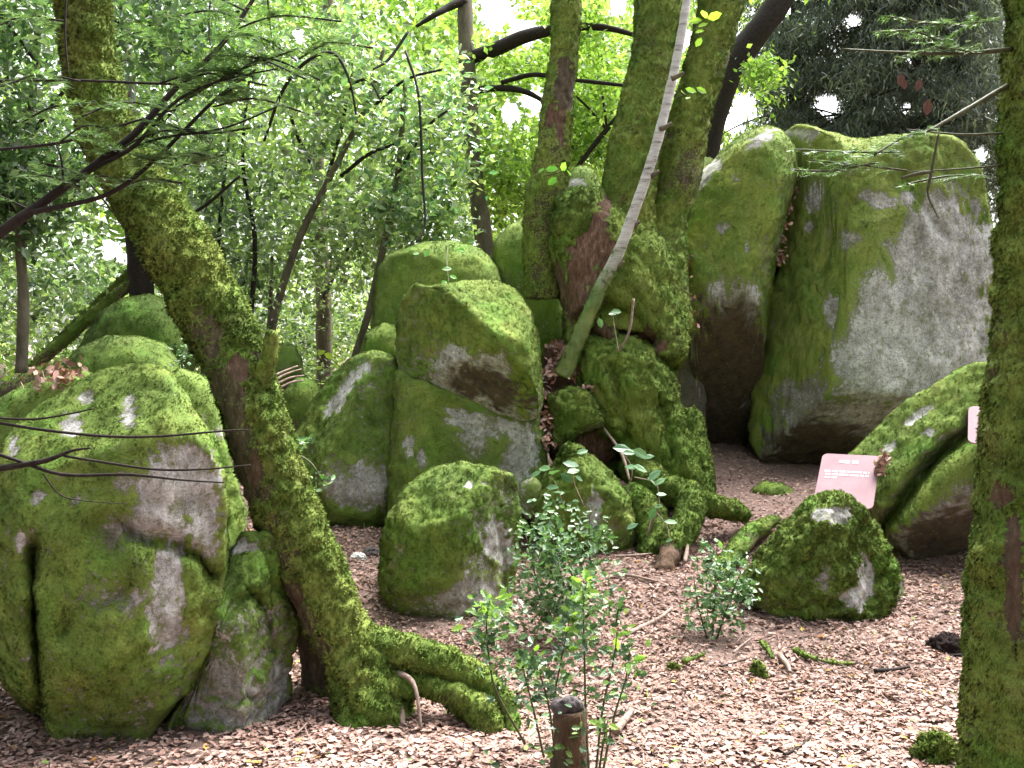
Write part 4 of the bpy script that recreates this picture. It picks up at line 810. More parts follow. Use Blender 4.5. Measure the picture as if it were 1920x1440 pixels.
# firs, upper right
def fir(label, x, ybase, d, wpx, top, seed, n=90, reach=1.6):
    rng = np.random.default_rng(seed)
    t = empty('fir_tree', P(x, ybase, d), label, 'fir tree', 'dark firs behind the giant boulder')
    V, F = ptube([(x, ybase, d, wpx), (x + 3, 100, d, wpx * 0.8), (x + 5, top, d, wpx * 0.5)], 24, 12, rel=0.08, frq=4, seed=seed); link('trunk', V, F, M_TWIG, t)
    ps = []; 
    for k in range(n):
        y = rng.uniform(top, ybase - 130); az = rng.uniform(0, 2 * math.pi); L = reach * rng.uniform(0.55, 1.05)
        b = P(x, y, d); s = np.linspace(0.08, 1, 26)[:, None]
        dv = np.array([math.cos(az), math.sin(az), 0.0])
        pth = b + dv * L * s + np.array([0, 0, 1.0]) * (0.12 * s - 0.45 * s * s) * L
        if k < 26:
            V, F = tube(pth[::5], np.linspace(0.018, 0.005, len(pth[::5])), 10, 5); link('limb', V, F, M_TWIG, t)
        q = np.repeat(pth, 15, 0); side = np.cross(dv, [0, 0, 1.0])
        q = q + side * (rng.normal(size=(len(q), 1)) * 0.16) + np.array([0, 0, -1.0]) * np.abs(rng.normal(size=(len(q), 1))) * 0.17
        ps.append(q)
    p = np.concatenate(ps); px, py, _ = proj(p); keep = np.ones(len(p), bool)
    for gx_, gy_, gr in GAPS: keep &= np.hypot(px - gx_, py - gy_) > gr * (0.5 + 0.6 * rng.random(len(p)))
    p = p[keep]; m = len(p)
    dr = unit(rng.normal(size=(m, 3)) * [0.6, 0.6, 0.35] + [0, 0, -0.75]); tt = unit(np.cross(dr, rng.normal(size=(m, 3))))
    ln = 0.06 + 0.09 * rng.random(m); wd = 0.006 + 0.005 * rng.random(m)
    V = np.stack([p - tt * wd[:, None], p + tt * wd[:, None], p + dr * ln[:, None]], 1).reshape(-1, 3)
    o = link('crown', V, np.arange(3 * m).reshape(m, 3), M_NEEDLE, t, {'col': np.repeat(pal(rng, m, P_FIR, 0.3), 3, 0)}, False); o['kind'] = 'stuff'
fir('dark fir with a straight trunk rising behind the giant boulder', 1628, 420, 12.5, 40, -260, 71, 130, 1.7)
fir('shadowy fir behind the cleft of the giant boulder', 1490, 420, 13.5, 30, -240, 72, 120, 1.5)
fir('dark fir partly hidden by the near mossy trunk', 1790, 500, 12.0, 34, -240, 73, 140, 1.6)
fir('far fir filling the gap between the other two', 1720, 420, 15.5, 34, -260, 74, 120, 2.0)

def distant_wood():
    rng = np.random.default_rng(91)
    Vs, Fs, Cs, off = [], [], [], 0
    for (x0, x1, y0, y1, d0, d1, n, cols, s, per, sg) in (
            (-300, 1300, -250, 720, 16, 22, 1150, P_PALE + P_LIME + P_LIME, 0.19, 34, 0.32), (300, 1420, -200, 420, 17, 24, 620, P_LIME, 0.20, 34, 0.34), (-300, 700, -200, 720, 15, 18, 400, P_LIME + P_PALE, 0.16, 34, 0.26),
            (1300, 2300, -200, 640, 19, 26, 260, P_FIR + [(0.03, 0.06, 0.03)], 0.15, 34, 0.32)):
        x = rng.uniform(x0, x1, n); y = rng.uniform(y0, y1, n); d = rng.uniform(d0, d1, n)
        p = np.repeat(P(x, y, d), per, 0); p = p + rng.normal(size=p.shape) * sg
        px, py, _ = proj(p); keep = np.ones(len(p), bool)
        for gx_, gy_, gr in GAPS: keep &= np.hypot(px - gx_, py - gy_) > gr * (0.5 + 0.5 * rng.random(len(p)))
        keep &= fbm(p * 0.55, 3) > -0.6
        p = p[keep]; m = len(p)
        V, F, C = leaves(p, unit(rng.normal(size=(m, 3)) + [0, -0.2, 0.7]), s * (0.6 + 0.7 * rng.random(m)), pal(rng, m, cols, 0.25), LEAF4, rng)
        Vs.append(V); Fs.append(F + off); Cs.append(C); off += len(V)
    tag(link('distant_wood', np.concatenate(Vs), np.concatenate(Fs), M_BROAD, None, {'col': np.concatenate(Cs)}, False), 'far leafy wood closing the view behind all the trees', 'woodland', kind='stuff')
distant_wood()
def added_shade_wood():
    """unseen wood added beside and behind the camera to block low sky light"""
    rng = np.random.default_rng(97)
    n = 2600; az = rng.uniform(math.radians(38), math.radians(322), n); r = rng.uniform(7.5, 15, n); z = rng.uniform(0.2, 10.5, n)
    p = np.stack([r * np.sin(az), r * np.cos(az), z], 1); p = np.repeat(p, 18, 0) + rng.normal(size=(n * 18, 3)) * 0.45; m = len(p)
    p[:, 2] = np.abs(p[:, 2]) + 0.1
    V, F, C = leaves(p, unit(rng.normal(size=(m, 3)) + [0, 0, 0.6]), 0.31 * (0.6 + 0.7 * rng.random(m)), pal(rng, m, P_HOLLY, 0.25) * 0.6, LEAF4, rng)
    tag(link('added_shade_wood', V, F, M_NEEDLE, None, {'col': C}, False), 'unseen leafy wood added around the clearing to block low sky light', 'woodland', kind='stuff')
added_shade_wood()
def undergrowth():
    rng = np.random.default_rng(95)
    n = 330; x = rng.uniform(-300, 720, n); d = rng.uniform(9.5, 15, n); y = rng.uniform(500, 760, n)
    p = np.repeat(P(x, y, d), 30, 0); p = p + rng.normal(size=p.shape) * 0.14
    p = p[p[:, 2] > ground_z(p[:, 0], p[:, 1])]; m = len(p)
    V, F, C = leaves(p, unit(rng.normal(size=(m, 3)) * 0.8 + [0, -0.3, 0.8]), 0.06 * (0.6 + 0.7 * rng.random(m)), pal(rng, m, P_HOLLY + P_PALE + P_LIME, 0.25), LEAF4, rng)
    tag(link('undergrowth', V, F, M_HOLLYBG, None, {'col': C}, False), 'low glossy undergrowth between the background trunks', 'undergrowth', kind='stuff')
undergrowth()

# fallen mossy poles at the left
def pole(name, label, path, cat, group=None, mossb=0.6, seed=0, n=50, ring=20):
    V, F = ptube(path, n, ring, rel=0.12, frq=6, seed=seed); N = vnormals(V, F)
    m, st, col = rock_attrs(V, N, seed, 0.5, mossb, 0.5, hue=0.05)
    o = tag(link(name, V, F, M_BARK, None, {'moss': m, 'stain_shade': st, 'col': col}), label, cat, group)
    moss_blades('moss', o, V, F, N, m, 9000, 0.010 + 0.0013 * path[0][2], 0.05, seed, 0.3, 8000)
pole('fallen_pole', 'lower of two mossy poles slanting down beside the dome boulders', [(60, 690, 9.2, 22), (140, 620, 9.3, 24), (230, 545, 9.4, 22), (330, 470, 9.5, 18)], 'fallen pole', 'fallen mossy poles', 0.6, 81)
pole('fallen_pole', 'upper of two mossy poles slanting down beside the dome boulders', [(90, 660, 9.8, 18), (160, 590, 9.8, 18), (240, 515, 9.8, 16), (330, 430, 9.8, 14)], 'fallen pole', 'fallen mossy poles', 0.55, 82)
pole('fallen_pole', 'dark rotten log sloping at the left edge below the thicket', [(-60, 780, 8.0, 40), (20, 735, 8.0, 38), (100, 690, 8.2, 26)], 'fallen pole', 'fallen mossy poles', 0.2, 83)

# ------------------------------------------------------------------ conifer boughs hanging into the picture
def bough(label, main, twigs, seed, needle=0.028, dens=260, cols=None, mat=M_TWIG, hang=0.5, frond=()):
    rng = np.random.default_rng(seed)
    t = empty('conifer_branch', P(*main[0][:3]), label, 'branch', 'conifer branches reaching in from outside the frame')
    V, F = ptube(main, 40, 10, rel=0.15, frq=14, seed=seed); link('limb', V, F, mat, t)
    cs = []; ds = []
    for q in twigs:
        V, F = ptube(q, 24, 6, rel=0.12, frq=20, seed=seed); link('twig', V, F, mat, t)
    for q in frond:
        a = np.array(q, float); c = catmull(np.concatenate([P(a[:, 0], a[:, 1], a[:, 2])], 1), 40)
        V, F = ptube([(*r[:3], 4) for r in q], 16, 5); link('twig', V, F, mat, t)
        ln = np.linalg.norm(np.diff(c, axis=0), axis=1).sum()
        tdir = unit(np.gradient(c, axis=0)); hor = unit(np.cross(tdir, [0, 0, 1.0]))
        nt_ = int(ln * 80)
        for k in range(nt_):                       # short side shoots left and right, as in a flat spray
            i = rng.integers(2, 40); sgn = rng.choice([-1, 1]); l2 = 0.10 * rng.uniform(0.4, 1.0) * (1.15 - i / 40)
            dv = unit(hor[i] * sgn + tdir[i] * 0.7 + rng.normal(size=3) * 0.15 + [0, 0, -0.12])
            s = np.linspace(0, 1, int(max(4, l2 * dens)))[:, None]
            cs.append(c[i] + dv * l2 * s); ds.append(np.repeat(dv[None], len(s), 0))
    if cs:
        p = np.concatenate(cs); dv = np.concatenate(ds); p = np.repeat(p, 2, 0); dv = np.repeat(dv, 2, 0); m = len(p)
        sd = unit(np.cross(dv, [0, 0, 1.0])) * np.where(np.arange(m) % 2, 1, -1)[:, None]
        dr = unit(sd + dv * 0.5 + rng.normal(size=(m, 3)) * 0.25); tt = unit(np.cross(dr, [0, 0, 1.0]) + rng.normal(size=(m, 3)) * 0.3)
        L = needle * rng.uniform(0.5, 1, m); wd = 0.0019
        V = np.stack([p - tt * wd, p + tt * wd, p + dr * L[:, None]], 1).reshape(-1, 3)
        o = link('needles', V, np.arange(3 * m).reshape(m, 3), M_NEEDLE, t, {'col': np.repeat(pal(rng, m, cols or [(0.07, 0.13, 0.045), (0.12, 0.20, 0.07), (0.045, 0.09, 0.035)], 0.2), 3, 0)}, False); o['kind'] = 'stuff'
    return t
_r = np.random.default_rng(17); UL = []
for _k in range(15):                                   # fine drooping side sprays
    _x, _y = [(60, 395), (120, 350), (200, 295), (250, 255), (300, 200), (340, 155), (390, 105), (430, 65), (460, 20), (200, 365), (290, 300), (400, 190), (150, 152), (300, 156), (110, 268), (330, 190), (420, 150), (290, 262)][_k % 18]
    _s = 1 if _k % 4 else -1; _dx = _s * _r.uniform(90, 190); _dy = _r.uniform(-70, 50)
    UL.append([(_x, _y, 2.27), (_x + _dx * 0.5, _y + _dy * 0.5 - 10, 2.22 + _r.uniform(-0.1, 0.1)), (_x + _dx, _y + _dy + 15, 2.18 + _r.uniform(-0.2, 0.2))])
bough('dark conifer branch with fine green sprays slanting across the upper left corner', [(-60, 480, 2.2, 22), (20, 422, 2.2, 20), (110, 358, 2.22, 17), (240, 262, 2.25, 14), (330, 165, 2.3, 11), (420, 78, 2.35, 9), (500, -40, 2.4, 7)],
      [[(-20, 152, 2.3, 6), (150, 151, 2.3, 5), (320, 157, 2.32, 5), (440, 150, 2.35, 3)], [(-20, 282, 2.3, 6), (110, 268, 2.3, 6), (210, 240, 2.3, 5), (330, 205, 2.3, 3)], [(60, 398, 2.2, 11), (200, 365, 2.2, 9), (290, 300, 2.25, 8), (400, 190, 2.3, 7), (480, 130, 2.3, 4)],
       [(170, 318, 2.24, 8), (250, 275, 2.2, 8), (330, 190, 2.2, 6), (420, 150, 2.2, 4), (540, 125, 2.2, 3)], [(200, 300, 2.24, 6), (290, 262, 2.22, 5), (420, 240, 2.2, 4), (520, 200, 2.2, 3)], [(120, 352, 2.22, 6), (115, 300, 2.2, 4), (105, 270, 2.2, 3)], [(125, -20, 2.4, 4), (122, 60, 2.4, 4), (128, 140, 2.4, 3)], [(395, -20, 2.4, 4), (392, 60, 2.4, 3), (396, 90, 2.4, 2)], [(500, -20, 2.4, 4), (508, 60, 2.4, 3), (514, 95, 2.4, 2)]],
      101, frond=[[(330, 200, 2.25), (430, 140, 2.22), (560, 90, 2.2)], [(400, 200, 2.25), (480, 185, 2.22), (580, 215, 2.2)], [(430, 60, 2.35), (520, 30, 2.3), (640, 40, 2.3)], [(180, 190, 2.3), (100, 200, 2.28), (40, 230, 2.26)], [(250, 290, 2.22), (330, 310, 2.2), (420, 290, 2.2)], [(420, 150, 2.25), (500, 110, 2.22), (600, 150, 2.2)], [(560, 110, 2.2), (620, 80, 2.2), (700, 90, 2.2)], [(120, 40, 2.4), (50, 30, 2.4), (-10, 50, 2.4)], [(350, 100, 2.3), (280, 60, 2.3), (220, 70, 2.3)], [(30, 330, 2.25), (90, 330, 2.2), (150, 350, 2.2)], [(460, 40, 2.35), (400, 20, 2.3), (330, 30, 2.3)], [(300, 230, 2.25), (380, 250, 2.2), (470, 240, 2.2)]] + UL)
bough('thin bare twigs crossing in front of the huge boulder', [(-40, 884, 2.6, 14), (40, 872, 2.6, 12), (90, 862, 2.6, 10), (135, 845, 2.6, 6), (170, 840, 2.6, 3)],
      [[(-30, 782, 2.6, 4), (60, 786, 2.6, 5), (130, 776, 2.6, 4), (175, 766, 2.6, 3)], [(-30, 788, 2.6, 6), (80, 806, 2.6, 6), (200, 818, 2.6, 6), (300, 818, 2.6, 5), (420, 808, 2.6, 4), (470, 806, 2.6, 2)], [(-30, 842, 2.6, 7), (40, 866, 2.6, 7), (120, 890, 2.6, 7), (240, 890, 2.6, 6), (340, 900, 2.6, 4), (420, 905, 2.6, 3)], [(120, 855, 2.6, 5), (190, 866, 2.6, 5), (290, 880, 2.6, 5), (380, 880, 2.6, 4), (470, 872, 2.6, 3)], [(80, 888, 2.6, 3), (110, 925, 2.6, 3), (150, 938, 2.6, 2), (240, 945, 2.6, 1.5)]], 102)
bough('mossy twig with hanging shrivelled leaves, upper right beside the near trunk', [(1890, 160, 3.0, 10), (1835, 192, 2.9, 9), (1790, 218, 2.8, 8), (1740, 246, 2.7, 5)],
      [[(1900, 92, 3.0, 10), (1800, 100, 2.9, 8), (1690, 98, 2.8, 5), (1580, 92, 2.7, 3)], [(1880, 250, 3.0, 5), (1800, 252, 2.9, 4), (1700, 243, 2.9, 3)], [(1760, 250, 2.8, 4), (1745, 330, 2.8, 6), (1740, 365, 2.8, 4), (1760, 410, 2.8, 2)], [(1750, 322, 2.8, 5), (1720, 326, 2.8, 8), (1690, 334, 2.8, 5)], [(1880, 310, 3.0, 4), (1780, 318, 2.9, 3), (1700, 322, 2.9, 2)]],
      103, frond=[[(1760, 240, 2.8), (1700, 255, 2.78), (1640, 290, 2.76)], [(1700, 320, 2.85), (1620, 310, 2.8), (1520, 300, 2.75)], [(1690, 285, 2.85), (1600, 285, 2.8), (1490, 280, 2.75)], [(1860, 40, 2.9), (1760, 45, 2.85), (1660, 30, 2.8)], [(1840, 100, 2.9), (1760, 90, 2.85), (1680, 110, 2.8)], [(1850, 330, 2.95), (1780, 330, 2.9), (1700, 345, 2.9)], [(1800, 100, 2.9), (1720, 60, 2.9), (1640, 60, 2.85)], [(1640, 305, 2.8), (1560, 320, 2.8), (1480, 318, 2.8)]], cols=[(0.08, 0.15, 0.05), (0.12, 0.20, 0.08), (0.04, 0.09, 0.03)], mat=M_STEM)
rng = np.random.default_rng(5)
for k, (x, y, s) in enumerate([(1688, 150, 0.035), (1722, 160, 0.035), (1738, 202, 0.045), (1695, 158, 0.03)]):
    T = LEAF6[0].copy(); T[:, 2] *= 2.2
    c = P(x, y, 2.78)
    ax = unit(np.array([0.2 * rng.normal(), 0.1, -1.0])); b = unit(np.cross(ax, [0.2, 1, 0.1])); n_ = np.cross(ax, b)
    V = c + s * (T[:, :1] * ax + T[:, 1:2] * b + T[:, 2:] * n_)
    V2, F2 = tube([P(x, y - 22, 2.8), P(x + 1, y - 12, 2.79), c - ax * s * 0.5], [0.0008] * 3, 5, 4)
    o = link('shrivelled_leaf', V, LEAF6[1], M_LITTER, None, {'col': np.tile([[0.12, 0.06, 0.05]], (6, 1))}, False)
    link('leaf_stalk', V2, F2, M_TWIG, o)
    tag(o, ['shrivelled brown leaf hanging at the top of the fir gap', 'shrivelled leaf hanging just right of the topmost one', 'largest lone shrivelled leaf dangling above the giant boulder', 'small curled leaf touching the topmost hanging leaf'][k], 'dead leaf', 'dead leaves hanging at the upper right')

# ------------------------------------------------------------------ hollies and brambles in the clearing
HM = {}
def leaf_mesh(key, tpl, col, mat, s):
    if key not in HM:
        me = mk_mesh('leaf', tpl[0] * s, tpl[1], {'col': np.tile([col], (len(tpl[0]), 1))}, False); me.materials.append(mat); HM[key] = me
    return HM[key]
from mathutils import Matrix
def place_leaf(par, me, p, ax, nrm, sc=1.0, name='leaf'):
    ax = unit(np.asarray(ax, float)); b = unit(np.cross(nrm, ax)); n_ = np.cross(ax, b)
    o = bpy.data.objects.new(name, me); COL.objects.link(o); o.parent = par
    og = origin_of(par); m = Matrix(((ax[0], b[0], n_[0]), (ax[1], b[1], n_[1]), (ax[2], b[2], n_[2])))
    o.matrix_local = Matrix.Translation(Vector(p - og)) @ m.to_4x4() @ Matrix.Scale(sc, 4)
    return o
def holly_front():
    rng = np.random.default_rng(111)
    t = empty('holly_shrub', np.array([*P(1080, 1440, 3.75)[:2], 0.0]), 'young holly with bright green tips growing round the sawn stump', 'shrub', 'holly shrubs in the clearing')
    stems = [([(985, 1395, 4.0), (932, 1300, 3.98), (918, 1240, 3.97), (912, 1170, 3.97), (918, 1125, 3.96)], 84, 0.8), ([(1045, 1450, 3.7), (1030, 1330, 3.78), (1010, 1260, 3.8), (990, 1235, 3.82)], 34, 0.25), ([(1055, 1450, 3.72), (1040, 1320, 3.8), (1052, 1240, 3.82), (1068, 1160, 3.84)], 40, 0.6),
             ([(1105, 1470, 3.7), (1098, 1330, 3.78), (1096, 1220, 3.82), (1094, 1140, 3.85), (1100, 1090, 3.86)], 44, 0.8), ([(1115, 1470, 3.7), (1130, 1330, 3.8), (1150, 1240, 3.82), (1158, 1180, 3.84)], 24, 0.7), ([(1125, 1475, 3.68), (1150, 1350, 3.75), (1174, 1270, 3.8), (1182, 1215, 3.82)], 22, 0.4),
             ([(1020, 1420, 3.85), (1000, 1330, 3.88), (985, 1270, 3.9), (975, 1230, 3.9)], 30, 0.15), ([(1060, 1445, 3.66), (1055, 1420, 3.62), (1045, 1400, 3.6)], 8, 0.3), ([(1120, 1470, 3.68), (1130, 1400, 3.66), (1140, 1350, 3.68)], 16, 0.6)]
    for pth, nl, fresh in stems:
        a = np.array(pth, float); w_ = P(a[:, 0], a[:, 1], a[:, 2])
        V, F = tube(w_, np.linspace(0.005, 0.002, len(w_)), 22, 6); st = link('stem', V, F, M_STEM, t)
        c = catmull(w_, 60)
        for k in range(nl):
            big = nl > 60
            i = int(rng.integers(36, 60)) if big and k < 60 else int(np.clip(60 * (1 - abs(rng.normal()) * 0.30), 12, 59)); tip = i > 44 and rng.random() < fresh
            dv = unit(rng.normal(size=3) * [1, 1, 0.5] + [0, 0, 0.25]); off = rng.uniform(0.01, 0.06) if not (big and i > 42) else rng.uniform(0.02, 0.12)
            me = leaf_mesh(('h', tip, k % 3), HOLLY, ([(0.15, 0.27, 0.04), (0.20, 0.33, 0.06), (0.11, 0.21, 0.04)] if tip else [(0.05, 0.105, 0.04), (0.08, 0.15, 0.06), (0.04, 0.085, 0.036)])[k % 3], M_BROAD if tip else M_HOLLY, 0.047)
            place_leaf(st, me, c[i] + dv * off, dv, unit(rng.normal(size=3) * 0.5 + [0, -0.8, 0.9]), rng.uniform(0.6, 1.15))
    p = np.concatenate([P(x, y, d) + rng.normal(size=(n_, 3)) * sg for x, y, d, n_, sg in ((925, 1160, 3.97, 60, (0.07, 0.05, 0.06)), (935, 1230, 3.97, 40, (0.05, 0.05, 0.07)), (1000, 1265, 3.88, 70, (0.08, 0.06, 0.06)), (1070, 1190, 3.85, 40, (0.05, 0.05, 0.06)), (1100, 1150, 3.86, 40, (0.05, 0.05, 0.08)), (1135, 1260, 3.8, 60, (0.09, 0.06, 0.09)), (1060, 1290, 3.8, 50, (0.09, 0.06, 0.06)), (1080, 1390, 3.56, 50, (0.10, 0.03, 0.09)))]); m = len(p)
    V, F, C = leaves(p, unit(rng.normal(size=(m, 3)) * 0.6 + [0, -0.6, 0.8]), 0.04 * (0.5 + 0.6 * rng.random(m)), pal(rng, m, [(0.05, 0.11, 0.045), (0.09, 0.17, 0.07), (0.15, 0.26, 0.06), (0.04, 0.09, 0.04)], 0.3), HOLLY, rng)
    o = link('foliage', V, F, M_HOLLY, t, {'col': C}, False); o['kind'] = 'stuff'
holly_front()
def holly_bush(label, stems, blob, n, size, seed, tips=0.05):
    rng = np.random.default_rng(seed)
    b0 = P(*stems[0][0])
    t = empty('holly_shrub', np.array([b0[0], b0[1], ground_z(b0[0], b0[1])]), label, 'shrub', 'holly shrubs in the clearing')
    cl = []
    for s in stems:
        a = np.array(s, float); w_ = P(a[:, 0], a[:, 1], a[:, 2]); V, F = tube(w_, np.linspace(0.006, 0.002, len(w_)), 18, 6); link('stem', V, F, M_STEM, t)
    ps = []
    for (x, y, d, rx, ry, rd, f) in blob:
        k = d / FPX; m = int(n * f); u = unit(rng.normal(size=(m, 3))) * rng.random((m, 1)) ** 0.6 * 1.25
        ps.append(P(x, y, d) + u * [rx * k, rd, ry * k])
    p = np.concatenate(ps); p = p[p[:, 2] > ground_z(p[:, 0], p[:, 1]) + 0.02]; m = len(p)
    col = pal(rng, m, [(0.05, 0.12, 0.04), (0.08, 0.17, 0.06), (0.12, 0.21, 0.09), (0.035, 0.09, 0.035), (0.10, 0.2, 0.05)], 0.3); g = rng.random(m) < tips; col[g] = pal(rng, g.sum(), P_LIME)
    V, F, C = leaves(p, unit(rng.normal(size=(m, 3)) * 0.6 + [0, -0.35, 0.8]), size * (0.6 + 0.6 * rng.random(m)), col, HOLLY, rng)
    o = link('foliage', V, F, M_HOLLY, t, {'col': C}, False); o['kind'] = 'stuff'
holly_bush('dense dark holly bush right of the squat free-standing boulder', [[(1060, 1190, 5.35), (1050, 1080, 5.35), (1030, 980, 5.4)], [(1080, 1190, 5.3), (1104, 1080, 5.3), (1105, 960, 5.3)], [(1050, 1190, 5.35), (1010, 1100, 5.3), (985, 1000, 5.35)], [(1075, 1190, 5.3), (1075, 1100, 5.25), (1060, 1030, 5.3)]],
           [(1035, 1040, 5.3, 72, 95, 0.20, 0.5), (1080, 1100, 5.25, 80, 80, 0.2, 0.28), (1030, 1140, 5.25, 70, 45, 0.18, 0.16), (1120, 1010, 5.3, 30, 60, 0.1, 0.06)], 1500, 0.040, 121, 0.03)
holly_bush('small low holly bush left of the knobbly mossy rock', [[(1335, 1210, 5.35), (1340, 1120, 5.35), (1345, 1020, 5.4)], [(1340, 1210, 5.35), (1370, 1120, 5.35), (1390, 1070, 5.35)], [(1330, 1210, 5.35), (1310, 1140, 5.35), (1300, 1080, 5.35)]],
           [(1340, 1140, 5.35, 55, 60, 0.16, 0.5), (1375, 1080, 5.4, 40, 45, 0.1, 0.25), (1330, 1050, 5.4, 25, 45, 0.1, 0.15), (1400, 1110, 5.4, 22, 22, 0.08, 0.1)], 640, 0.040, 122, 0.02)
holly_bush('tiny holly seedling between the front stump and small low bush', [[(1155, 1175, 5.2), (1158, 1150, 5.2), (1162, 1130, 5.2)]], [(1160, 1145, 5.2, 16, 24, 0.05, 1.0)], 36, 0.034, 123, 0.1)
holly_bush('holly sprig poking out beside the leaning trunk', [[(555, 850, 5.2), (585, 870, 5.0), (605, 905, 5.0)]], [(572, 830, 5.0, 16, 14, 0.04, 0.5), (603, 900, 5.0, 20, 18, 0.05, 0.5)], 46, 0.036, 124, 0.1)
holly_bush('bluish holly sprig on top of the huge boulder', [[(300, 705, 4.95), (290, 697, 4.9), (280, 690, 4.9)]], [(290, 693, 4.9, 28, 9, 0.06, 1.0)], 40, 0.034, 125, 0.0)
holly_bush('pale holly tuft under the leaning trunk beside the lower dome', [[(345, 700, 6.4), (340, 670, 6.4), (345, 650, 6.4)]], [(343, 668, 6.4, 22, 30, 0.08, 1.0)], 80, 0.036, 126, 0.0)

def bramble():
    t = empty('bramble', P(1100, 1000, 6.6), 'trailing bramble with pale green leaflets at the pedestal foot', 'bramble')
    sprays = [[(1175, 930, 6.6), (1185, 880, 6.6), (1165, 845, 6.65)], [(1215, 1000, 6.4), (1235, 950, 6.4), (1232, 905, 6.45)], [(1060, 960, 6.55), (1045, 915, 6.5), (1030, 885, 6.55)], [(1095, 950, 6.5), (1075, 900, 6.5), (1075, 868, 6.5)], [(1230, 960, 6.4), (1250, 985, 6.35), (1255, 1010, 6.3)], [(1190, 895, 6.55), (1215, 900, 6.5), (1235, 905, 6.45)], [(1225, 960, 6.4), (1215, 995, 6.35), (1210, 1012, 6.35)], [(1160, 660, 7.1), (1150, 600, 7.1), (1150, 590, 7.1)]]
    for s in sprays:
        a = np.array(s, float); w_ = P(a[:, 0], a[:, 1], a[:, 2]); V, F = tube(w_, [0.004, 0.003, 0.002], 14, 5); link('stem', V, F, M_STICK, t)
    rng = np.random.default_rng(131)
    spots = [(1040, 888, 6.5, 36), (1022, 880, 6.5, 26), (1062, 895, 6.45, 24), (1036, 915, 6.45, 22), (1048, 925, 6.45, 22), (1070, 872, 6.45, 28), (1075, 885, 6.4, 24), (1092, 848, 6.5, 20), (1165, 842, 6.55, 30), (1180, 850, 6.5, 24), (1200, 850, 6.5, 28), (1215, 858, 6.5, 22), (1185, 878, 6.5, 26), (1200, 880, 6.5, 28), (1228, 892, 6.4, 28), (1222, 905, 6.4, 22), (1238, 904, 6.4, 22), (1225, 962, 6.35, 26), (1240, 928, 6.4, 18), (1258, 980, 6.3, 22), (1186, 988, 6.4, 22), (1215, 1012, 6.35, 20), (1255, 1014, 6.3, 14), (1085, 898, 6.4, 18), (1125, 605, 7.0, 18), (1155, 585, 7.0, 18), (1148, 590, 7.0, 14), (1005, 890, 6.6, 20), (1235, 950, 6.4, 16)]
    for k, (x, y, d, s) in enumerate(spots):
        me = leaf_mesh(('b', k % 3), LEAF6, [(0.10, 0.21, 0.09), (0.14, 0.26, 0.12), (0.07, 0.16, 0.07)][k % 3], M_HOLLY, 1.0)
        place_leaf(t, me, P(x, y, d), rng.normal(size=3) * [1, 0.4, 0.3], unit(rng.normal(size=3) * 0.3 + [0, -0.6, 0.8]), s * 1.15 * d / FPX, 'leaflet')
bramble()
def sprig(label, pts, leafpx, seed, col):
    rng = np.random.default_rng(seed); t = empty('leafy_twig', P(*pts[0]), label, 'twig', 'bright leafy twigs on the old tree')
    a = np.array(pts, float); w_ = P(a[:, 0], a[:, 1], a[:, 2]); V, F = tube(w_, np.linspace(0.004, 0.002, len(w_)), 12, 5); link('stem', V, F, M_STEM, t)
    for k, (x, y, d, s) in enumerate(leafpx):
        me = leaf_mesh(('s', seed, k % 2), LEAF6, np.array(col) * (1 + 0.3 * (k % 2)), M_BROAD, 1.0)
        place_leaf(t, me, P(x, y, d), rng.normal(size=3) * [1, 0.3, 0.3], unit(rng.normal(size=3) * 0.4 + [0, -0.7, 0.6]), s * d / FPX)
sprig('twig with lime leaves between birch and right stem, top', [(1300, 70, 7.9), (1315, 60, 7.6), (1335, 38, 7.5)], [(1305, 40, 7.5, 24), (1320, 28, 7.5, 24), (1340, 30, 7.5, 28), (1310, 80, 7.5, 22), (1318, 48, 7.5, 20), (1312, 60, 7.5, 18)], 141, (0.22, 0.38, 0.04))
sprig('lower twig with lime leaves between birch and right stem', [(1270, 185, 7.9), (1285, 178, 7.6), (1310, 170, 7.5)], [(1280, 175, 7.5, 24), (1295, 170, 7.5, 22), (1315, 170, 7.5, 22), (1290, 185, 7.5, 18)], 142, (0.20, 0.36, 0.04))
sprig('bright leaves on a thread above the burl', [(1020, 330, 7.75), (1045, 325, 7.6), (1060, 318, 7.55)], [(1035, 318, 7.55, 26), (1058, 312, 7.55, 24), (1035, 340, 7.55, 24), (1066, 325, 7.55, 16), (1015, 320, 7.55, 14)], 143, (0.13, 0.34, 0.04))
sprig('hanging twig with round leaves over the balanced boulder', [(840, 455, 8.0), (838, 490, 7.6), (842, 535, 7.3)], [(838, 505, 7.3, 20), (850, 520, 7.2, 16), (832, 530, 7.2, 18), (862, 535, 7.2, 16), (800, 475, 7.4, 20), (780, 476, 7.4, 14), (845, 535, 7.2, 14), (865, 470, 7.4, 18)], 144, (0.08, 0.22, 0.03))
sprig('yellowish leaves on a low twig left of the steep boulder', [(640, 690, 9.5), (620, 672, 9.4), (600, 660, 9.3)], [(603, 662, 9.3, 18), (617, 668, 9.3, 22), (598, 690, 9.3, 14)], 145, (0.30, 0.42, 0.05))

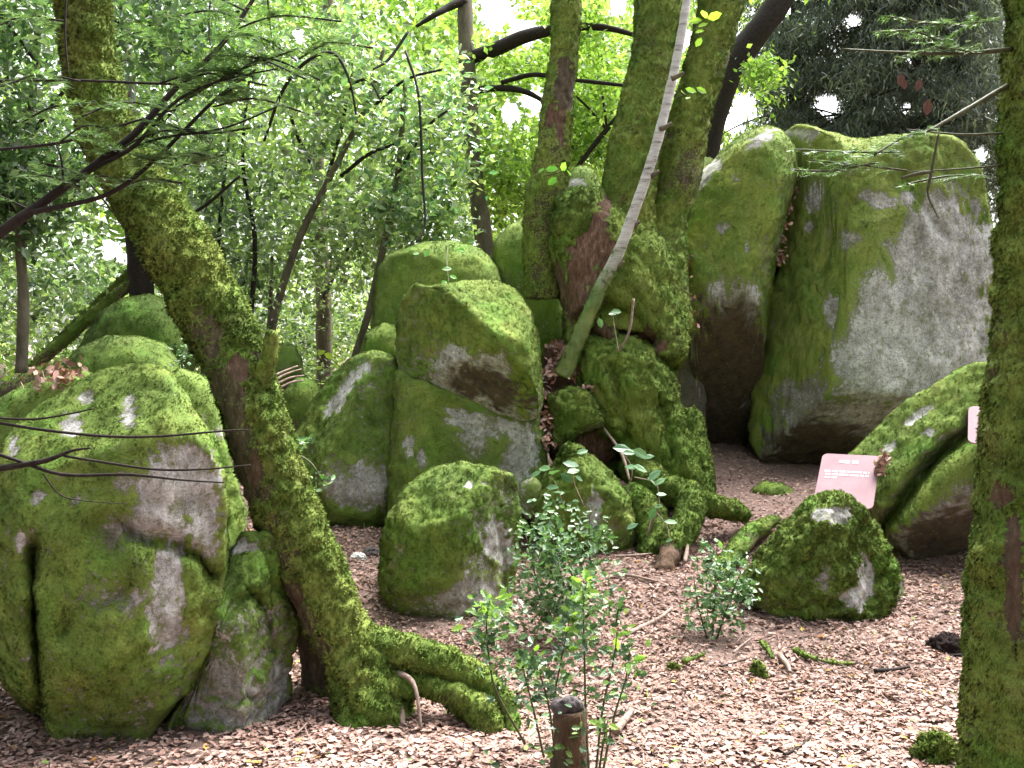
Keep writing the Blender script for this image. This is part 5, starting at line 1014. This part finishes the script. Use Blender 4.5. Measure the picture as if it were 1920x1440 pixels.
# ------------------------------------------------------------------ stump
def stump():
    t = empty('tree_stump', np.array([*P(1066, 1440, 3.62)[:2], 0.0]), 'sawn stump with a grey weathered top in front of the holly', 'stump')
    V, F = ptube([(1068, 1530, 3.62, 92), (1067, 1480, 3.62, 74), (1066, 1420, 3.62, 62), (1066, 1370, 3.62, 57), (1065, 1330, 3.62, 60)], 60, 36, rel=0.28, frq=10, seed=3)
    N = vnormals(V, F); m, st, col = rock_attrs(V, N, 3, 0.1, 0.30, 0.6, bare=[(1075, 1380, 26, 60, 0.8)], stain_shade=[(1075, 1380, 28, 60, 0.6)], hue=-0.1)
    b = link('bark', V, F, M_BARK, t, {'moss': m, 'stain_shade': st, 'col': col}); moss_blades('moss', b, V, F, N, m, 26000, 0.012, -0.1, 3, 0.5, 8000)
    V, F = solid([(1033, 1322), (1042, 1311), (1066, 1306), (1090, 1316), (1098, 1330), (1090, 1345), (1066, 1340), (1040, 1350)], 3.62, 0.050, 4, e=0.6, seed=4, low=0.14, mid=0.2, fine=0.012)[:2]
    link('cut_top', V, F, M_CUT, t)
    V, F, _ = solid([(1052, 1345), (1090, 1340), (1092, 1400), (1084, 1440), (1064, 1440), (1055, 1400)], 3.575, 0.02, 4, e=0.5, seed=5, low=0.05, mid=0.08, fine=0.004)
    link('peeled_wood', V, F, M_RAW, t)
stump()

# ------------------------------------------------------------------ pink panels
def panel(label, tl, right, down, lines, seed, foot=True):
    tl = np.array(tl); r = unit(right); w_ = np.linalg.norm(right); dn = unit(down - r * (down @ r)); h = np.linalg.norm(down); n = np.cross(r, -dn)
    if n[1] > 0: n = -n
    t = empty('information_panel', tl + r * w_ / 2 + dn * h, label, 'sign', 'pink information panels')
    rc = 0.035 * 1.0; pts = []
    for cx, cy, a0 in ((w_ - rc, rc, -90), (w_ - rc, h - rc, 0), (rc, h - rc, 90), (rc, rc, 180)):
        for k in range(6):
            a = math.radians(a0 + 18 * k); pts.append((cx + rc * math.cos(a), cy + rc * math.sin(a)))
    pts = np.array(pts); th = 0.010; m = len(pts)
    fr = tl + pts[:, :1] * r + pts[:, 1:] * dn; bk = fr - n * th
    V = np.concatenate([fr, bk]); i = np.arange(m); j = (i + 1) % m
    link('plate', V, [i[None, ::-1], (i + m)[None], np.stack([i, j, j + m, i + m], 1)], M_PANEL, t, None, False)
    rng = np.random.default_rng(seed)
    for (x0, x1, y, hh, nm) in lines:                    # rows of small illegible lettering, a raised flat print
        Vs, Fs, off, x = [], [], 0, x0
        while x < x1 - 0.004:
            wl = min(x1 - x, rng.choice([0.018, 0.03, 0.042, 0.055]) * (1.0 if nm == 'text_line' else 1.1)); xx = x
            while xx < x + wl:
                g = rng.uniform(0.4, 0.75) * hh; e = min(xx + g, x1)
                yy = rng.uniform(0, 0.18) * hh
                V, F = box(tl + r * (w_ * 0 + (xx + e) / 2) + dn * (y + hh / 2) + n * 0.0008, r * (e - xx) / 2, dn * (hh / 2 - yy / 2), n * 0.0008); Vs.append(V); Fs.append(F + off); off += 8
                xx = e + hh * 0.16
            x = xx + hh * 0.45
        link(nm, np.concatenate(Vs), np.concatenate(Fs), M_PRINT, t, None, False)
    if foot:
        for f in (0.25, 0.75):
            top = tl + r * w_ * f + dn * h * 0.75 - n * 0.03; zb = ground_z(top[0], top[1]) - 0.1
            V, F = tube([top, (top + [top[0], top[1], zb]) / 2 * 1.0, np.array([top[0], top[1], zb])], [0.018] * 3, 6, 10); link('post', V, F, M_POST, t)
tlp = P(1543, 850, 6.88)
panel('pink panel with white lettering standing behind the knobbly mossy rock', tlp, np.array([0.325, -0.160, 0.0]), np.array([-0.186, -0.307, -0.292]),
      [(0.115, 0.232, 0.055, 0.028, 'heading'), (0.034, 0.308, 0.150, 0.017, 'text_line'), (0.042, 0.308, 0.178, 0.017, 'text_line'), (0.042, 0.114, 0.206, 0.017, 'text_line')], 7)
panel('pale pink panel on the slanting boulder, half hidden by the near trunk', P(1816, 761, 6.12), np.array([0.365, -0.15, -0.012]), np.array([-0.105, -0.20, -0.195]), [(0.08, 0.22, 0.08, 0.04, 'heading')], 8, False)
drift('dry brown tuft hanging over the right corner of the pink panel', [(1650, 868, 6.62), (1660, 860, 6.62), (1648, 882, 6.6)], 0.016, 90)

# ------------------------------------------------------------------ small things on the ground
def on_ground(x, y, d): 
    p = P(x, y, d); return np.array([p[0], p[1], ground_z(p[0], p[1])])
def ground_pt(px, py):
    """where the view ray through a pixel meets the ground"""
    ds = np.linspace(3.2, 11, 400); p = P(np.full(400, px), np.full(400, py), ds)
    g = p[:, 2] - ground_z(p[:, 0], p[:, 1]); k = np.argmax(g < 0.0)
    return p[k]
def stick(label, pix, wpx, lift=0.03, seed=0, mat=None, moss=None):
    pts = np.array([ground_pt(*q) for q in pix]) + [0, 0, lift]; d = pts[:, 1].mean(); r = wpx / 2 * d / FPX
    V, F = tube(pts, np.linspace(r, r * 0.6, len(pts)), 20, 8, rel=0.25, frq=18, seed=seed)
    if moss is None:
        o = link('fallen_stick', V, F, mat or M_STICK)
    else:
        N = vnormals(V, F); m, st, col = rock_attrs(V, N, seed, 0.3, moss, 0.8); o = link('fallen_stick', V, F, M_BARK, None, {'moss': m, 'stain_shade': st, 'col': col}); moss_blades('moss', o, V, F, N, m, 24000, 0.012, 0, seed)
    tag(o, label, 'stick', 'fallen sticks on the leaves')
stick('dark stick lying right of centre on the open leaves', [(1640, 1270), (1670, 1268), (1705, 1262)], 9, seed=1, mat=M_TWIG)
stick('pale crooked branch on the leaves right of the holly bush', [(1175, 1200), (1205, 1185), (1235, 1170), (1260, 1150)], 10, seed=2)
stick('thin branch lying across below the pale root end', [(1150, 1085), (1190, 1090), (1235, 1100)], 6, seed=3)
stick('short twig left of the mossy root fragments', [(1350, 1262), (1375, 1255), (1398, 1248)], 6, seed=4, mat=M_TWIG)
stick('mossy root fragment pointing away on the open leaves', [(1490, 1230), (1520, 1245), (1560, 1255), (1600, 1256)], 12, seed=5, moss=0.45)
stick('short grey stick beside the mossy root fragment', [(1462, 1240), (1476, 1258), (1482, 1272)], 11, seed=6)
stick('mossy stick end left of the short twig', [(1282, 1252), (1300, 1246), (1322, 1236)], 10, seed=7, moss=0.5)
stick('stick on the leaves near the lower middle', [(1455, 1312), (1480, 1308), (1505, 1302)], 7, seed=8)
stick('dark curved twig low down right of the stump', [(1470, 1430), (1500, 1415), (1520, 1395)], 7, seed=9, mat=M_TWIG)
stick('thick pale branch piece right of the stump', [(1155, 1385), (1170, 1365), (1185, 1345)], 18, seed=10)
stick('short stick at the bottom right of the leaves', [(1575, 1415), (1600, 1422), (1620, 1420)], 7, seed=11, mat=M_TWIG)
stick('straight stick lying along under the bramble', [(1150, 1052), (1190, 1050), (1230, 1046)], 6, seed=12)
stick('slanting twig above the short twig', [(1375, 1235), (1392, 1220), (1412, 1205)], 5, seed=13)
stick('mossy root fragment tipped up near the short grey stick', [(1428, 1215), (1440, 1230), (1448, 1245)], 11, seed=14, moss=0.45)
stick('thin stick in front of the wedge shaped rock', [(555, 1390), (575, 1370), (590, 1345)], 4, seed=15)
stick('upright thin dead twig against the steep green boulder', [(708, 985), (709, 984)], 4, seed=16) if False else None
# bundle of dead twigs right of the leaning trunk
for k, q in enumerate([[(515, 712), (540, 700), (565, 692)], [(515, 722), (545, 708), (570, 704)], [(512, 705), (535, 695), (558, 686)], [(518, 730), (548, 716), (568, 713)]]):
    V, F = tube(P([a for a, b in q], [b for a, b in q], [5.0, 5.05, 5.1]), [0.006, 0.005, 0.003], 12, 6, rel=0.2, frq=20); tag(link('dead_twig', V, F, M_STICK), ['middle', 'second lowest', 'topmost', 'lowest'][k] + ' pale dead twig of the bunch right of the leaning trunk', 'twig', 'bunch of pale dead twigs')
# molehill, stone, moss tufts
g = ground_pt(1775, 1222); k = FPX / g[1]
def heap(name, label, cat, p, rx, rz, mat, seed, rough=0.25, attrs=False, dens=0, hue=0.0, group=None):
    U, F = ico(5); V = U * [rx, rx * 0.85, rz]; V = V * (1 + rough * fbm(U * 2.2 + seed, 4) + rough * 0.4 * fbm(U * 9 + seed, 3))[:, None] + p
    N = vnormals(V, F); at = None
    if attrs: at = {'moss': np.ones(len(V)), 'stain_shade': np.zeros(len(V)), 'col': moss_colour(V, hue, seed)}
    o = tag(link(name, V, F, mat, None, at), label, cat, group)
    if dens: moss_blades('moss', o, V, F, N, np.ones(len(V)), dens, 0.018, hue, seed)
heap('molehill', 'small dark molehill of bare soil beside the near trunk', 'molehill', ground_pt(1776, 1222), 0.10, 0.09, M_SOIL, 1, 0.35)
heap('stone', 'white pebble at the left foot of the molehill', 'stone', ground_pt(1748, 1213) + [0, -0.03, 0.015], 0.025, 0.015, M_STONE, 2)
heap('stone', 'grey flat stone beside the dark stick', 'stone', ground_pt(1670, 1285), 0.07, 0.02, M_STONE, 3)
heap('stone', 'dark angular stone left of the squat free-standing boulder', 'stone', ground_pt(698, 1040), 0.06, 0.05, M_CUT, 4)
heap('stone', 'pale angular stone next to the dark one, left of the squat boulder', 'stone', ground_pt(672, 1048), 0.05, 0.04, M_STONE, 5)
heap('moss_tuft', 'fresh green moss tuft on a stub at the bottom near the right trunk', 'moss', ground_pt(1758, 1425), 0.085, 0.10, M_ROCK, 6, 0.3, True, 40000, 0.25, 'moss clumps')
heap('moss_tuft', 'little moss tuft on the open leaves among root fragments', 'moss', ground_pt(1422, 1270), 0.04, 0.07, M_ROCK, 7, 0.3, True, 40000, 0.1, 'moss clumps')
heap('moss_tuft', 'small mossy lump left of the mossy stick end', 'moss', ground_pt(1262, 1262), 0.03, 0.05, M_ROCK, 8, 0.3, True, 40000, -0.1, 'moss clumps')
heap('moss_tuft', 'moss-topped knob on the hummock under the pedestal', 'moss', P(1070, 862, 6.75), 0.085, 0.10, M_ROCK, 9, 0.25, True, 30000, 0.0, 'moss clumps')
